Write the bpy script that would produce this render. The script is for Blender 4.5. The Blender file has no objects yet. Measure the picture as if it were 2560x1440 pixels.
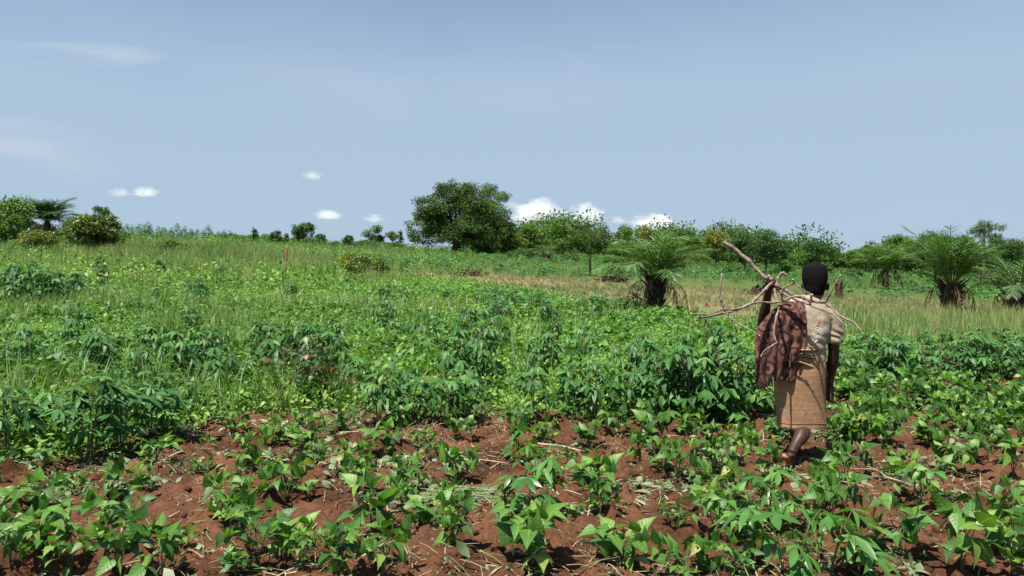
import bpy, bmesh, math, random
import numpy as np
from mathutils import Vector, Matrix
from mathutils.bvhtree import BVHTree

sc = bpy.context.scene
COL = sc.collection
R = math.radians

# ------------------------------------------------------------------ camera
PW, FL, HY, EYE = 2560.0, 1900.0, 672.0, 1.55      # photo width, focal length and eye level in photo pixels; eye height in metres
cam_d = bpy.data.cameras.new('camera')
cam_d.sensor_fit = 'HORIZONTAL'; cam_d.sensor_width = 36.0
cam_d.lens = 36.0 * FL / PW
cam_d.shift_y = -(720.0 - HY) / PW
cam_d.clip_start = 0.05; cam_d.clip_end = 12000.0
cam = bpy.data.objects.new('camera', cam_d); COL.objects.link(cam)
cam.location = (0, 0, EYE); cam.rotation_euler = (R(90), 0, 0)
cam_d.dof.use_dof = True; cam_d.dof.focus_distance = 6.2; cam_d.dof.aperture_fstop = 9.0
sc.camera = cam

# ------------------------------------------------------------------ sun and sky
SUN_EL, SUN_AZ = R(66.0), R(-142.0)                # azimuth: 0 = +Y (away from the camera), negative = to the left
SUN_DIR = Vector((math.sin(SUN_AZ) * math.cos(SUN_EL), math.cos(SUN_AZ) * math.cos(SUN_EL), math.sin(SUN_EL)))
sun_d = bpy.data.lights.new('sun', 'SUN'); sun_d.energy = 5.0; sun_d.angle = R(0.53); sun_d.color = (1.0, 0.955, 0.88)
sun = bpy.data.objects.new('sun', sun_d); COL.objects.link(sun)
sun.rotation_euler = SUN_DIR.to_track_quat('Z', 'Y').to_euler()

world = bpy.data.worlds.new('World'); sc.world = world; world.use_nodes = True
wn = world.node_tree; wn.nodes.clear()
def WN(t, **k):
    n = wn.nodes.new(t)
    for a, b in k.items(): setattr(n, a, b)
    return n
w_out = WN('ShaderNodeOutputWorld'); w_bg = WN('ShaderNodeBackground'); w_bg.inputs[1].default_value = 0.065
w_sky = WN('ShaderNodeTexSky', sky_type='NISHITA', sun_disc=False, sun_elevation=SUN_EL, sun_rotation=SUN_AZ,
           altitude=200.0, air_density=1.0, dust_density=0.3, ozone_density=1.6)
# thin high veil of cloud, laid on a flat layer above the land (direction divided by its height)
w_co = WN('ShaderNodeTexCoord'); w_sep = WN('ShaderNodeSeparateXYZ'); wn.links.new(w_co.outputs['Generated'], w_sep.inputs[0])
w_z = WN('ShaderNodeMath', operation='ADD'); w_z.inputs[1].default_value = 0.10; wn.links.new(w_sep.outputs['Z'], w_z.inputs[0])
w_div = WN('ShaderNodeVectorMath', operation='DIVIDE'); w_cmb = WN('ShaderNodeCombineXYZ')
for i in range(3): wn.links.new(w_z.outputs[0], w_cmb.inputs[i])
wn.links.new(w_co.outputs['Generated'], w_div.inputs[0]); wn.links.new(w_cmb.outputs[0], w_div.inputs[1])
def veil(scale, rot, sx, sy, lo, hi, detail=5, rough=.55, dist=.4, off=(0, 0, 0)):
    mp = WN('ShaderNodeMapping'); mp.inputs['Rotation'].default_value = (0, 0, R(rot)); mp.inputs['Scale'].default_value = (sx, sy, 1)
    mp.inputs['Location'].default_value = off
    wn.links.new(w_div.outputs[0], mp.inputs[0])
    no = WN('ShaderNodeTexNoise'); no.inputs['Scale'].default_value = scale; no.inputs['Detail'].default_value = detail
    no.inputs['Roughness'].default_value = rough; no.inputs['Distortion'].default_value = dist
    wn.links.new(mp.outputs[0], no.inputs['Vector'])
    mr = WN('ShaderNodeMapRange', interpolation_type='SMOOTHSTEP'); mr.inputs[1].default_value = lo; mr.inputs[2].default_value = hi
    wn.links.new(no.outputs[0], mr.inputs[0]); return mr
def wmath(op, a, b):
    m = WN('ShaderNodeMath', operation=op)
    for i, x in enumerate((a, b)):
        if isinstance(x, (int, float)): m.inputs[i].default_value = x
        else: wn.links.new(x.outputs[0], m.inputs[i])
    return m
w_sepz = wmath('ADD', 0.0, 0.0); wn.links.new(w_sep.outputs['Z'], w_sepz.inputs[0])
w_u = wmath('DIVIDE', 0.0, 1.0); w_v = wmath('DIVIDE', 0.0, 1.0)
for n_, k_ in ((w_u, 'X'), (w_v, 'Z')):
    wn.links.new(w_sep.outputs[k_], n_.inputs[0]); wn.links.new(w_sep.outputs['Y'], n_.inputs[1])
def wisp(u0, v0, a, b, slope, sc_):
    du = wmath('SUBTRACT', w_u, u0); dv = wmath('SUBTRACT', wmath('SUBTRACT', w_v, v0), wmath('MULTIPLY', du, slope))
    e = wmath('SUBTRACT', 1.0, wmath('ADD', wmath('POWER', wmath('ABSOLUTE', wmath('DIVIDE', du, a), 0.0), 2.0), wmath('POWER', wmath('ABSOLUTE', wmath('DIVIDE', dv, b), 0.0), 2.0)))
    mp = WN('ShaderNodeMapping'); mp.inputs['Scale'].default_value = (1, 1, 5.0); wn.links.new(w_co.outputs['Generated'], mp.inputs[0])
    no = WN('ShaderNodeTexNoise'); no.inputs['Scale'].default_value = sc_; no.inputs['Detail'].default_value = 6; no.inputs['Distortion'].default_value = .6; wn.links.new(mp.outputs[0], no.inputs[0])
    mr = WN('ShaderNodeMapRange', interpolation_type='SMOOTHSTEP'); mr.inputs[1].default_value = .32; mr.inputs[2].default_value = .72; wn.links.new(no.outputs[0], mr.inputs[0])
    return wmath('MULTIPLY', wmath('MAXIMUM', e, 0.0), mr)
w_wisp = wmath('ADD', wmath('ADD', wisp(-.60, .283, .15, .020, -.03, 5.0), wisp(-.66, .155, .16, .050, -.12, 4.0)), wmath('MULTIPLY', wisp(-.12, .25, .34, .06, -.04, 3.0), .3))
v_soft = veil(0.55, 20, 1.0, 0.45, 0.30, 0.75)
v_streak = veil(1.1, -8, 0.5, 1.6, 0.58, 0.80, detail=7, rough=.6, dist=.8, off=(2.3, .4, 0))
v_low = WN('ShaderNodeMapRange', interpolation_type='SMOOTHSTEP')
for k_, x_ in ((1, .10), (2, .44), (3, .92), (4, .10)): v_low.inputs[k_].default_value = x_
wn.links.new(w_sepz.outputs[0], v_low.inputs[0])
v_all = wmath('ADD', wmath('MULTIPLY', v_soft, 0.26), wmath('MULTIPLY', v_streak, 0.26))
v_all = wmath('MINIMUM', wmath('ADD', v_all, v_low), 0.96)
w_mix = WN('ShaderNodeMixRGB'); w_mix.inputs[2].default_value = (3.28, 4.32, 5.50, 1)
wn.links.new(v_all.outputs[0], w_mix.inputs[0]); wn.links.new(w_sky.outputs[0], w_mix.inputs[1])
w_wf = wmath('MINIMUM', wmath('MULTIPLY', w_wisp, 1.5), 0.9)
w_mix2 = WN('ShaderNodeMixRGB'); w_mix2.inputs[2].default_value = (4.1, 4.85, 5.75, 1)
wn.links.new(w_wf.outputs[0], w_mix2.inputs[0]); wn.links.new(w_mix.outputs[0], w_mix2.inputs[1])
wn.links.new(w_mix2.outputs[0], w_bg.inputs[0]); wn.links.new(w_bg.outputs[0], w_out.inputs[0])

sc.view_settings.view_transform = 'Standard'; sc.view_settings.look = 'None'
sc.view_settings.exposure = 1.0; sc.view_settings.gamma = 1.0; sc.view_settings.use_curve_mapping = False
sc.render.engine = 'CYCLES'
cy = sc.cycles
cy.max_bounces = 7; cy.diffuse_bounces = 3; cy.glossy_bounces = 2; cy.transmission_bounces = 4; cy.volume_bounces = 3
cy.transparent_max_bounces = 8; cy.caustics_reflective = False; cy.caustics_refractive = False
cy.use_denoising = True
try: cy.denoiser = 'OPENIMAGEDENOISE'
except Exception: pass

# ------------------------------------------------------------------ noise and terrain
def _h(ix, iy, s):
    n = (ix * 374761393 + iy * 668265263 + s * 1442695041) & 0xffffffff
    n = ((n ^ (n >> 13)) * 1274126177) & 0xffffffff
    return ((n ^ (n >> 16)) & 0xffff) / 65535.0
def vn(x, y, s=0):
    x = np.asarray(x, float); y = np.asarray(y, float)
    ix = np.floor(x).astype(np.int64); iy = np.floor(y).astype(np.int64)
    fx = x - ix; fy = y - iy
    fx = fx * fx * (3 - 2 * fx); fy = fy * fy * (3 - 2 * fy)
    a = _h(ix, iy, s); b = _h(ix + 1, iy, s); c = _h(ix, iy + 1, s); d = _h(ix + 1, iy + 1, s)
    return (a * (1 - fx) + b * fx) * (1 - fy) + (c * (1 - fx) + d * fx) * fy
def fbm(x, y, s=0, o=4, g=.5):
    t = 0; a = 1; n = 0
    for k in range(o):
        t = t + a * vn(x * 2 ** k, y * 2 ** k, s + 17 * k); n += a; a *= g
    return t / n
def sst(a, b, x):
    t = np.clip((np.asarray(x, float) - a) / (b - a), 0, 1); return t * t * (3 - 2 * t)

_U = np.array([-1.4, -.9, -.5, -.3, -.147, .01, .2, .38, .55, .68, 1.2])
_HH = np.array([6.5, 6.4, 5.9, 4.9, 4.05, 3.25, 2.2, 1.1, .3, -.2, -.4])
def macro(X, Y):
    X = np.asarray(X, float); Y = np.asarray(Y, float)
    u = X / np.maximum(Y, 6.0)
    H = np.interp(u, _U, _HH)
    r = np.clip((Y - 6.0) / 94.0, 0, 1) ** 1.2
    fall = 1 - sst(104, 340, Y) * 1.2
    return H * r * fall
def mounds(X, Y):
    k = 1 - sst(20, 40, Y)
    return k * ((fbm(X * .9, Y * .9, 5, 3) - .5) * .10)
def ground(X, Y): return macro(X, Y) + mounds(X, Y)
_YS = np.concatenate([np.arange(2.5, 30, .01), np.arange(30, 102, .05)])
def at(px, py):
    """photo pixel -> the point of the ground seen there"""
    u = (px - PW / 2) / FL
    row = HY + FL * (EYE - macro(u * _YS, _YS)) / _YS
    hit = np.nonzero(row <= py)[0]
    Y = _YS[hit[0]] if len(hit) else _YS[-1]
    return Vector((u * Y, Y, float(ground(u * Y, Y))))
def P(px, py, Y):
    """photo pixel at a known distance -> world point"""
    return Vector(((px - PW / 2) / FL * Y, Y, EYE - (py - HY) / FL * Y))
def rowY(pts):
    """polyline in the photo -> the distance of the matching ground line as a function of X/Y"""
    us = np.array([(p[0] - PW / 2) / FL for p in pts]); ys = np.array([at(*p).y for p in pts])
    return lambda u: np.interp(u, us, ys)
soil_edge = rowY([(0, 1150), (150, 1140), (300, 1120), (340, 1070), (800, 1050), (1300, 1042), (1700, 1055), (1880, 1000), (2080, 950), (2300, 905), (2560, 875)])
dry_near = rowY([(940, 688), (1100, 700), (1250, 722), (1400, 740), (1560, 765), (1700, 790), (2000, 806), (2560, 800)])
dry_far = rowY([(940, 676), (1100, 680), (1250, 688), (1550, 712), (1700, 722), (2000, 738), (2560, 770)])
def soil_mask(X, Y):
    u = X / np.maximum(Y, .5); e = soil_edge(u) + (fbm(X * 1.3, Y * 1.3, 41, 3) - .5) * 1.6
    return 1 - sst(-.35, .45, Y - e)
def dry_mask(X, Y):
    u = X / np.maximum(Y, .5); n = (fbm(X * .35, Y * .35, 61, 3) - .5)
    a = dry_near(u) + n * 4; b = dry_far(u) + n * 5
    return sst(0, 1.5, Y - a) * (1 - sst(-.5, 2.5, Y - b)) * sst(-.185, -.15, u + n * .05)

# ------------------------------------------------------------------ mesh builder
class MB:
    def __init__(s): s.v = []; s.f = []; s.t = []; s.m = []; s.l = []; s.n = 0
    def add(s, v, f, tint=.5, mid=0., along=0.):
        v = np.asarray(v, float).reshape(-1, 3); k = len(v)
        s.v.append(v)
        for q in (f if isinstance(f, list) else [f]):
            s.f.append(np.asarray(q, np.int64) + s.n)
        bc = lambda a: np.broadcast_to(np.asarray(a, float), (k,)).copy()
        s.t.append(bc(tint)); s.m.append(bc(mid)); s.l.append(bc(along)); s.n += k
    def many(s, tv, tf, M, T, tint=.5, mid=0., along=0.):
        """copies of a template: M (K,3,3) matrices whose columns are the axes, T (K,3)"""
        tv = np.asarray(tv, float); K = len(T); k = len(tv)
        if K == 0: return
        V = (np.einsum('kij,nj->kni', M, tv) + np.asarray(T)[:, None, :]).reshape(-1, 3)
        tf = tf if isinstance(tf, list) else [tf]
        off = (np.arange(K) * k)[:, None, None]
        F = [(np.asarray(q, np.int64)[None] + off).reshape(-1, np.asarray(q).shape[1]) for q in tf]
        tint = np.repeat(np.broadcast_to(np.asarray(tint, float), (K,)), k)
        s.add(V, F, tint, np.tile(np.broadcast_to(np.asarray(mid, float), (k,)), K), np.tile(np.broadcast_to(np.asarray(along, float), (k,)), K))
    def mesh(s, name, mat=None, smooth=True):
        me = bpy.data.meshes.new(name)
        V = np.concatenate(s.v).astype(np.float32)
        cnt = np.concatenate([np.full(len(q), q.shape[1], np.int32) for q in s.f])
        loops = np.concatenate([q.ravel() for q in s.f]).astype(np.int32)
        me.vertices.add(len(V)); me.vertices.foreach_set('co', V.ravel())
        me.loops.add(len(loops)); me.loops.foreach_set('vertex_index', loops)
        me.polygons.add(len(cnt)); st = np.zeros(len(cnt), np.int32); st[1:] = np.cumsum(cnt)[:-1]
        me.polygons.foreach_set('loop_start', st); me.polygons.foreach_set('loop_total', cnt)
        me.polygons.foreach_set('use_smooth', np.full(len(cnt), smooth, bool))
        for nm, arr in (('tint', s.t), ('mid', s.m), ('along', s.l)):
            a = me.attributes.new(nm, 'FLOAT', 'POINT'); a.data.foreach_set('value', np.concatenate(arr).astype(np.float32))
        me.update(calc_edges=True); me.validate()
        if mat: me.materials.append(mat)
        return me
    def build(s, name, mat=None, parent=None, smooth=True):
        return link(name, s.mesh(name, mat, smooth), parent)
def link(name, me, parent=None):
    o = bpy.data.objects.new(name, me); COL.objects.link(o)
    if parent: o.parent = parent
    return o
def tag(o, label=None, cat=None, group=None, kind=None):
    for k, v in (('label', label), ('category', cat), ('group', group), ('kind', kind)):
        if v: o[k] = v
    return o
def thing(name, label, cat, loc=(0, 0, 0), rz=0., group=None):
    o = bpy.data.objects.new(name, None); COL.objects.link(o)
    o.empty_display_size = .1; o.location = loc; o.rotation_euler = (0, 0, rz)
    return tag(o, label, cat, group)
def dup(root, loc, rz, s=(1, 1, 1), label=None, group=None):
    r = root.copy(); COL.objects.link(r); r.location = loc; r.rotation_euler = (0, 0, rz); r.scale = s
    tag(r, label, None, group)
    for ch in list(root.children):
        c = ch.copy(); COL.objects.link(c); c.parent = r
        for g in list(ch.children):
            d = g.copy(); COL.objects.link(d); d.parent = c
    return r
def nrm(a): a = np.asarray(a, float); return a / np.maximum(np.linalg.norm(a, axis=-1, keepdims=True), 1e-9)
def frames(d, n):
    """matrices whose Y column is d and whose Z column is n made square to it"""
    y = nrm(d); z = nrm(n - (n * y).sum(-1, keepdims=True) * y); x = np.cross(y, z)
    return np.stack([x, y, z], -1)
def catmull(p, m):
    p = np.asarray(p, float); q = np.vstack([2 * p[0] - p[1], p, 2 * p[-1] - p[-2]]); out = []
    for i in range(1, len(q) - 2):
        for t in np.linspace(0, 1, m, endpoint=False):
            a, b, c, d = q[i - 1], q[i], q[i + 1], q[i + 2]
            out.append(.5 * (2 * b + (c - a) * t + (2 * a - 5 * b + 4 * c - d) * t * t + (3 * b - a - 3 * c + d) * t ** 3))
    out.append(p[-1]); return np.array(out)
def tube(mb, pts, rad, n=6, tint=.5, cap=True, side=(1, 0, 0), sub=1, along=None):
    """loft along a polyline; rad is r or (a, b) per point, a lying along side"""
    p = np.asarray([tuple(q) for q in pts], float); r = np.asarray(rad, float)
    if r.ndim == 0: r = np.full(len(p), float(r))
    if r.ndim == 1: r = np.stack([r, r], -1)
    if sub > 1:
        pr = catmull(np.hstack([p, r]), sub); p, r = pr[:, :3], np.maximum(pr[:, 3:], 1e-4)
    K = len(p); d = np.gradient(p, axis=0); d = nrm(d)
    s = np.asarray(side, float); A = []
    for i in range(K):
        t = s - d[i] * (s @ d[i])
        if np.linalg.norm(t) < .05: t = np.cross(d[i], (0.3, .5, .81))
        t = t / np.linalg.norm(t); A.append(t)
        if not isinstance(side, tuple): s = t
    A = np.array(A); B = np.cross(d, A); th = np.linspace(0, 2 * math.pi, n, endpoint=False)
    V = p[:, None] + r[:, 0, None, None] * np.cos(th)[None, :, None] * A[:, None] + r[:, 1, None, None] * np.sin(th)[None, :, None] * B[:, None]
    V = V.reshape(-1, 3); i = np.arange(K - 1)[:, None] * n; j = np.arange(n)[None]; j2 = (j + 1) % n
    F = np.stack([i + j, i + j2, i + n + j2, i + n + j], -1).reshape(-1, 4); fl = [F]
    al = np.repeat(np.linspace(0, 1, K), n)
    tn = np.broadcast_to(np.asarray(tint, float), (K,)); tn = np.repeat(tn, n)
    if cap:
        V = np.vstack([V, p[0] - d[0] * r[0].mean() * .5, p[-1] + d[-1] * r[-1].mean() * .5]); a, b = len(V) - 2, len(V) - 1
        jj = np.arange(n); k2 = (jj + 1) % n
        fl.append(np.stack([np.full(n, a), k2, jj], -1)); fl.append(np.stack([np.full(n, b), (K - 1) * n + jj, (K - 1) * n + k2], -1))
        al = np.append(al, [0, 1]); tn = np.append(tn, [tn[0], tn[-1]])
    mb.add(V, fl, tn, 0, al)

# ------------------------------------------------------------------ materials
def mat_new(name):
    m = bpy.data.materials.new(name); m.use_nodes = True; nt = m.node_tree; nt.nodes.clear()
    out = nt.nodes.new('ShaderNodeOutputMaterial'); b = nt.nodes.new('ShaderNodeBsdfPrincipled')
    nt.links.new(b.outputs[0], out.inputs[0]); return m, nt, b, out
def nd(nt, t, ins=None, **k):
    n = nt.nodes.new(t)
    for a, b in k.items(): setattr(n, a, b)
    for a, b in (ins or {}).items():
        if isinstance(b, bpy.types.NodeSocket): nt.links.new(b, n.inputs[a])
        else: n.inputs[a].default_value = b
    return n
def ramp(nt, fac, stops):
    n = nt.nodes.new('ShaderNodeValToRGB'); e = n.color_ramp.elements
    while len(e) < len(stops): e.new(.5)
    for x, (p, c) in zip(e, stops): x.position = p; x.color = (*c, 1)
    nt.links.new(fac, n.inputs[0]); return n
def leaf_mat(name, cols, trans=.35, rough=.42, tcol=(1.25, 1.35, .55), veins=False, spec=.5):
    m, nt, b, out = mat_new(name)
    t = nd(nt, 'ShaderNodeAttribute', attribute_name='tint')
    k = len(cols); c = ramp(nt, t.outputs['Fac'], [(i / max(k - 1, 1), q) for i, q in enumerate(cols)]).outputs[0]
    no = nd(nt, 'ShaderNodeTexNoise', {'Scale': 9.0, 'Detail': 3.0})
    geo = nd(nt, 'ShaderNodeNewGeometry'); nt.links.new(geo.outputs['Position'], no.inputs['Vector'])
    vr = nd(nt, 'ShaderNodeMapRange', {0: no.outputs[0], 1: .25, 2: .75, 3: .72, 4: 1.3})
    c = nd(nt, 'ShaderNodeVectorMath', {0: c, 1: vr.outputs[0]}, operation='MULTIPLY').outputs[0]
    if veins:
        md = nd(nt, 'ShaderNodeAttribute', attribute_name='mid'); al = nd(nt, 'ShaderNodeAttribute', attribute_name='along')
        rib = nd(nt, 'ShaderNodeMapRange', {0: md.outputs['Fac'], 1: .02, 2: .10, 3: 1.0, 4: 0.0})
        a = nd(nt, 'ShaderNodeMath', {0: md.outputs['Fac'], 1: .16}, operation='MULTIPLY')
        a = nd(nt, 'ShaderNodeMath', {0: al.outputs['Fac'], 1: a.outputs[0]}, operation='SUBTRACT')
        a = nd(nt, 'ShaderNodeMath', {0: a.outputs[0], 1: 40.0}, operation='MULTIPLY')
        w = nd(nt, 'ShaderNodeMath', {0: a.outputs[0]}, operation='SINE')
        sv = nd(nt, 'ShaderNodeMapRange', {0: w.outputs[0], 1: .82, 2: 1.0, 3: 0.0, 4: .16})
        mx = nd(nt, 'ShaderNodeMath', {0: rib.outputs[0], 1: sv.outputs[0]}, operation='MAXIMUM')
        pale = nd(nt, 'ShaderNodeVectorMath', {0: c, 1: (1.9, 1.6, 1.7)}, operation='MULTIPLY')
        c = nd(nt, 'ShaderNodeMixRGB', {0: mx.outputs[0], 1: c, 2: pale.outputs[0]}).outputs[0]
        bp = nd(nt, 'ShaderNodeBump', {'Height': w.outputs[0], 'Strength': .14, 'Distance': .003})
        nt.links.new(bp.outputs[0], b.inputs['Normal'])
    nt.links.new(c, b.inputs['Base Color']); b.inputs['Roughness'].default_value = rough; b.inputs['Specular IOR Level'].default_value = spec
    tc = nd(nt, 'ShaderNodeVectorMath', {0: c, 1: tcol}, operation='MULTIPLY')
    tr = nd(nt, 'ShaderNodeBsdfTranslucent', {0: tc.outputs[0]})
    mix = nd(nt, 'ShaderNodeMixShader', {0: trans, 1: b.outputs[0], 2: tr.outputs[0]})
    nt.links.new(mix.outputs[0], out.inputs[0]); return m
def wood_mat(name, cols, scale=30., rough=.85, bump=.6, stretch=(1, 1, 1), dist=.01):
    m, nt, b, out = mat_new(name)
    tc = nd(nt, 'ShaderNodeTexCoord'); mp = nd(nt, 'ShaderNodeMapping', {0: tc.outputs['Object'], 'Scale': stretch})
    no = nd(nt, 'ShaderNodeTexNoise', {'Vector': mp.outputs[0], 'Scale': scale, 'Detail': 6.0, 'Roughness': .65})
    c = ramp(nt, no.outputs[0], [(.3 + .4 * i / max(len(cols) - 1, 1), q) for i, q in enumerate(cols)])
    nt.links.new(c.outputs[0], b.inputs['Base Color']); b.inputs['Roughness'].default_value = rough
    b.inputs['Specular IOR Level'].default_value = .25
    bp = nd(nt, 'ShaderNodeBump', {'Height': no.outputs[0], 'Strength': bump, 'Distance': dist}); nt.links.new(bp.outputs[0], b.inputs['Normal'])
    return m
M = {}
M['bean'] = leaf_mat('bean_leaf', [(.036, .100, .020), (.066, .165, .028), (.120, .240, .040), (.15, .26, .045), (.26, .28, .06)], .36, .46, veins=True, spec=.4)
M['cassava'] = leaf_mat('cassava_leaf', [(.030, .095, .024), (.056, .155, .036), (.100, .225, .050)], .32, .50, veins=False, spec=.35)
M['cassava_young'] = leaf_mat('young_cassava_leaf', [(.040, .120, .022), (.070, .190, .034), (.110, .250, .05)], .34, .36, veins=False)
M['weed'] = leaf_mat('weed_leaf', [(.036, .105, .020), (.090, .205, .032), (.170, .305, .048), (.22, .31, .08)], .30, .5, spec=.35)
M['grass'] = leaf_mat('grass_blade', [(.060, .125, .030), (.125, .215, .052), (.215, .290, .090), (.30, .31, .13)], .35, .5)
M['dry'] = leaf_mat('dry_grass_blade', [(.075, .15, .035), (.15, .21, .070), (.27, .255, .115), (.27, .215, .115)], .3, .7, (1.1, 1.05, .8))
M['straw'] = leaf_mat('straw', [(.10, .16, .05), (.20, .21, .10), (.34, .28, .17), (.42, .35, .24)], .15, .7, (1, 1, .9))
M['wilt'] = leaf_mat('wilted_leaf', [(.05, .10, .03), (.11, .17, .07), (.20, .26, .13), (.28, .28, .16)], .25, .6, (1, 1, .8))
M['red'] = leaf_mat('reddish_leaf', [(.05, .11, .025), (.07, .11, .025), (.12, .07, .025), (.15, .06, .025)], .35, .45, (1.3, 1.0, .6))
M['mango'] = leaf_mat('dark_tree_leaf', [(.022, .050, .010), (.048, .095, .018), (.100, .155, .028)], .28, .6, spec=.2)
M['tree'] = leaf_mat('tree_leaf', [(.026, .068, .016), (.058, .125, .026), (.110, .195, .040)], .32, .55, spec=.3)
M['light'] = leaf_mat('light_tree_leaf', [(.040, .095, .018), (.092, .175, .028), (.170, .260, .045)], .38, .55, spec=.3)
M['yellow'] = leaf_mat('yellowish_leaf', [(.045, .085, .015), (.110, .165, .022), (.26, .26, .03), (.36, .22, .05)], .36, .45)
M['feather'] = leaf_mat('feathery_leaf', [(.060, .110, .045), (.100, .160, .065), (.150, .210, .090)], .35, .6)
M['palm'] = leaf_mat('palm_leaflet', [(.024, .065, .018), (.044, .110, .026), (.085, .170, .044), (.18, .25, .06)], .30, .40)
M['deadfrond'] = leaf_mat('dead_frond', [(.09, .055, .03), (.17, .11, .06), (.24, .17, .09)], .2, .8, (1, .9, .7))
M['bark'] = wood_mat('bark', [(.03, .022, .016), (.075, .058, .044), (.12, .10, .08)], 14., stretch=(1, 1, .3))
M['palmbark'] = wood_mat('palm_bark', [(.018, .012, .009), (.055, .036, .024), (.12, .082, .056)], 9., stretch=(1, 1, .4))
M['stem'] = wood_mat('green_stem', [(.05, .075, .022), (.085, .12, .04), (.13, .13, .06)], 22., .6)
M['cstem'] = wood_mat('cassava_stem', [(.075, .07, .04), (.13, .115, .07), (.16, .09, .06)], 26., .6)
M['stick'] = wood_mat('dry_stick', [(.18, .13, .09), (.34, .26, .19), (.50, .40, .30)], 30., .8)
# ------------------------------------------------------------------ ground
def axis(lo, hi, step, far, g=1.06):
    a = list(np.arange(lo, hi + 1e-6, step)); up = []; d = step; x = a[-1]
    while x < far: d *= g; x += d; up.append(x)
    dn = []; d = step; x = a[0]
    while x > -far: d *= g; x -= d; dn.append(x)
    return np.array(dn[::-1] + a + up)
gx = axis(-6.2, 7.6, .028, 4000.); gy = axis(3.0, 10.5, .026, 4000.)
GX, GY = np.meshgrid(gx, gy)
sm = soil_mask(GX, GY)
near = (1 - sst(13, 22, GY)) * sst(-2, 2.5, GY)
cl = fbm(GX * 2.6, GY * 2.6, 3, 3)
wx = GX + .05 * fbm(GX * 6, GY * 6, 71, 2); wy = GY + .05 * fbm(GX * 6, GY * 6, 72, 2)
rid = 1 - np.abs(2 * fbm(wx * 7, wy * 7, 9, 4, .6) - 1)
clod = (cl - .5) * .075 + (rid - .7) * .095 + (vn(wx * 17, wy * 17, 13) - .5) * .030 + (np.maximum(fbm(wx * 4.5, wy * 4.5, 29, 2) - .58, 0)) * .30
GZ = ground(GX, GY) + clod * near * (.25 + .75 * sm)
g = MB(); ny, nx = GX.shape
i = np.arange(ny - 1)[:, None] * nx; j = np.arange(nx - 1)[None]
g.add(np.stack([GX, GY, GZ], -1).reshape(-1, 3), np.stack([i + j, i + j + 1, i + nx + j + 1, i + nx + j], -1).reshape(-1, 4),
      sm.ravel(), dry_mask(GX, GY).ravel(), (rid * near).ravel())
def soil_material():
    m, nt, b, out = mat_new('red_soil_and_grass')
    geo = nd(nt, 'ShaderNodeNewGeometry'); pos = geo.outputs['Position']
    n1 = nd(nt, 'ShaderNodeTexNoise', {'Vector': pos, 'Scale': 3.0, 'Detail': 8.0, 'Roughness': .62})
    n2 = nd(nt, 'ShaderNodeTexNoise', {'Vector': pos, 'Scale': 38.0, 'Detail': 6.0, 'Roughness': .7})
    n3 = nd(nt, 'ShaderNodeTexNoise', {'Vector': pos, 'Scale': 1.1, 'Detail': 6.0, 'Roughness': .6})
    s1 = ramp(nt, n1.outputs[0], [(.28, (.060, .024, .012)), (.5, (.145, .062, .030)), (.72, (.235, .115, .060))])
    s2 = ramp(nt, n2.outputs[0], [(.32, (.030, .012, .007)), (.52, (.128, .055, .027)), (.74, (.250, .128, .070))])
    soil = nd(nt, 'ShaderNodeMixRGB', {0: .5, 1: s1.outputs[0], 2: s2.outputs[0]})
    n4 = nd(nt, 'ShaderNodeTexNoise', {'Vector': pos, 'Scale': 1.4, 'Detail': 5.0, 'Roughness': .6}); damp = ramp(nt, n4.outputs[0], [(.38, (.55, .52, .52)), (.52, (.92, .92, .92)), (.66, (1.18, 1.22, 1.3))])
    soil = nd(nt, 'ShaderNodeMixRGB', {0: 1.0, 1: soil.outputs[0], 2: damp.outputs[0]}, blend_type='MULTIPLY')
    gr = ramp(nt, n3.outputs[0], [(.3, (.040, .075, .018)), (.5, (.075, .110, .026)), (.7, (.115, .125, .040))])
    dr = ramp(nt, n1.outputs[0], [(.3, (.16, .115, .055)), (.5, (.22, .175, .085)), (.7, (.15, .17, .06))])
    a = nd(nt, 'ShaderNodeAttribute', attribute_name='tint'); d = nd(nt, 'ShaderNodeAttribute', attribute_name='mid')
    c1 = nd(nt, 'ShaderNodeMixRGB', {0: a.outputs['Fac'], 1: gr.outputs[0], 2: soil.outputs[0]})
    c2 = nd(nt, 'ShaderNodeMixRGB', {0: d.outputs['Fac'], 1: c1.outputs[0], 2: dr.outputs[0]})
    nt.links.new(c2.outputs[0], b.inputs['Base Color']); b.inputs['Roughness'].default_value = .95; b.inputs['Specular IOR Level'].default_value = .15
    bp = nd(nt, 'ShaderNodeBump', {'Height': n2.outputs[0], 'Strength': 1.0, 'Distance': .030})
    nt.links.new(bp.outputs[0], b.inputs['Normal']); return m
M['soil'] = soil_material()
ground_o = g.build('ground', M['soil']); tag(ground_o, kind='structure')
def gz(X, Y):
    """height of the finished sheet"""
    ix = np.clip(np.searchsorted(gx, X) - 1, 0, nx - 2); iy = np.clip(np.searchsorted(gy, Y) - 1, 0, ny - 2)
    fx = (X - gx[ix]) / (gx[ix + 1] - gx[ix]); fy = (Y - gy[iy]) / (gy[iy + 1] - gy[iy])
    return (GZ[iy, ix] * (1 - fx) + GZ[iy, ix + 1] * fx) * (1 - fy) + (GZ[iy + 1, ix] * (1 - fx) + GZ[iy + 1, ix + 1] * fx) * fy
def on(px, py):
    p = at(px, py); p.z = float(gz(np.array([p.x]), np.array([p.y]))[0]); return p

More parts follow.
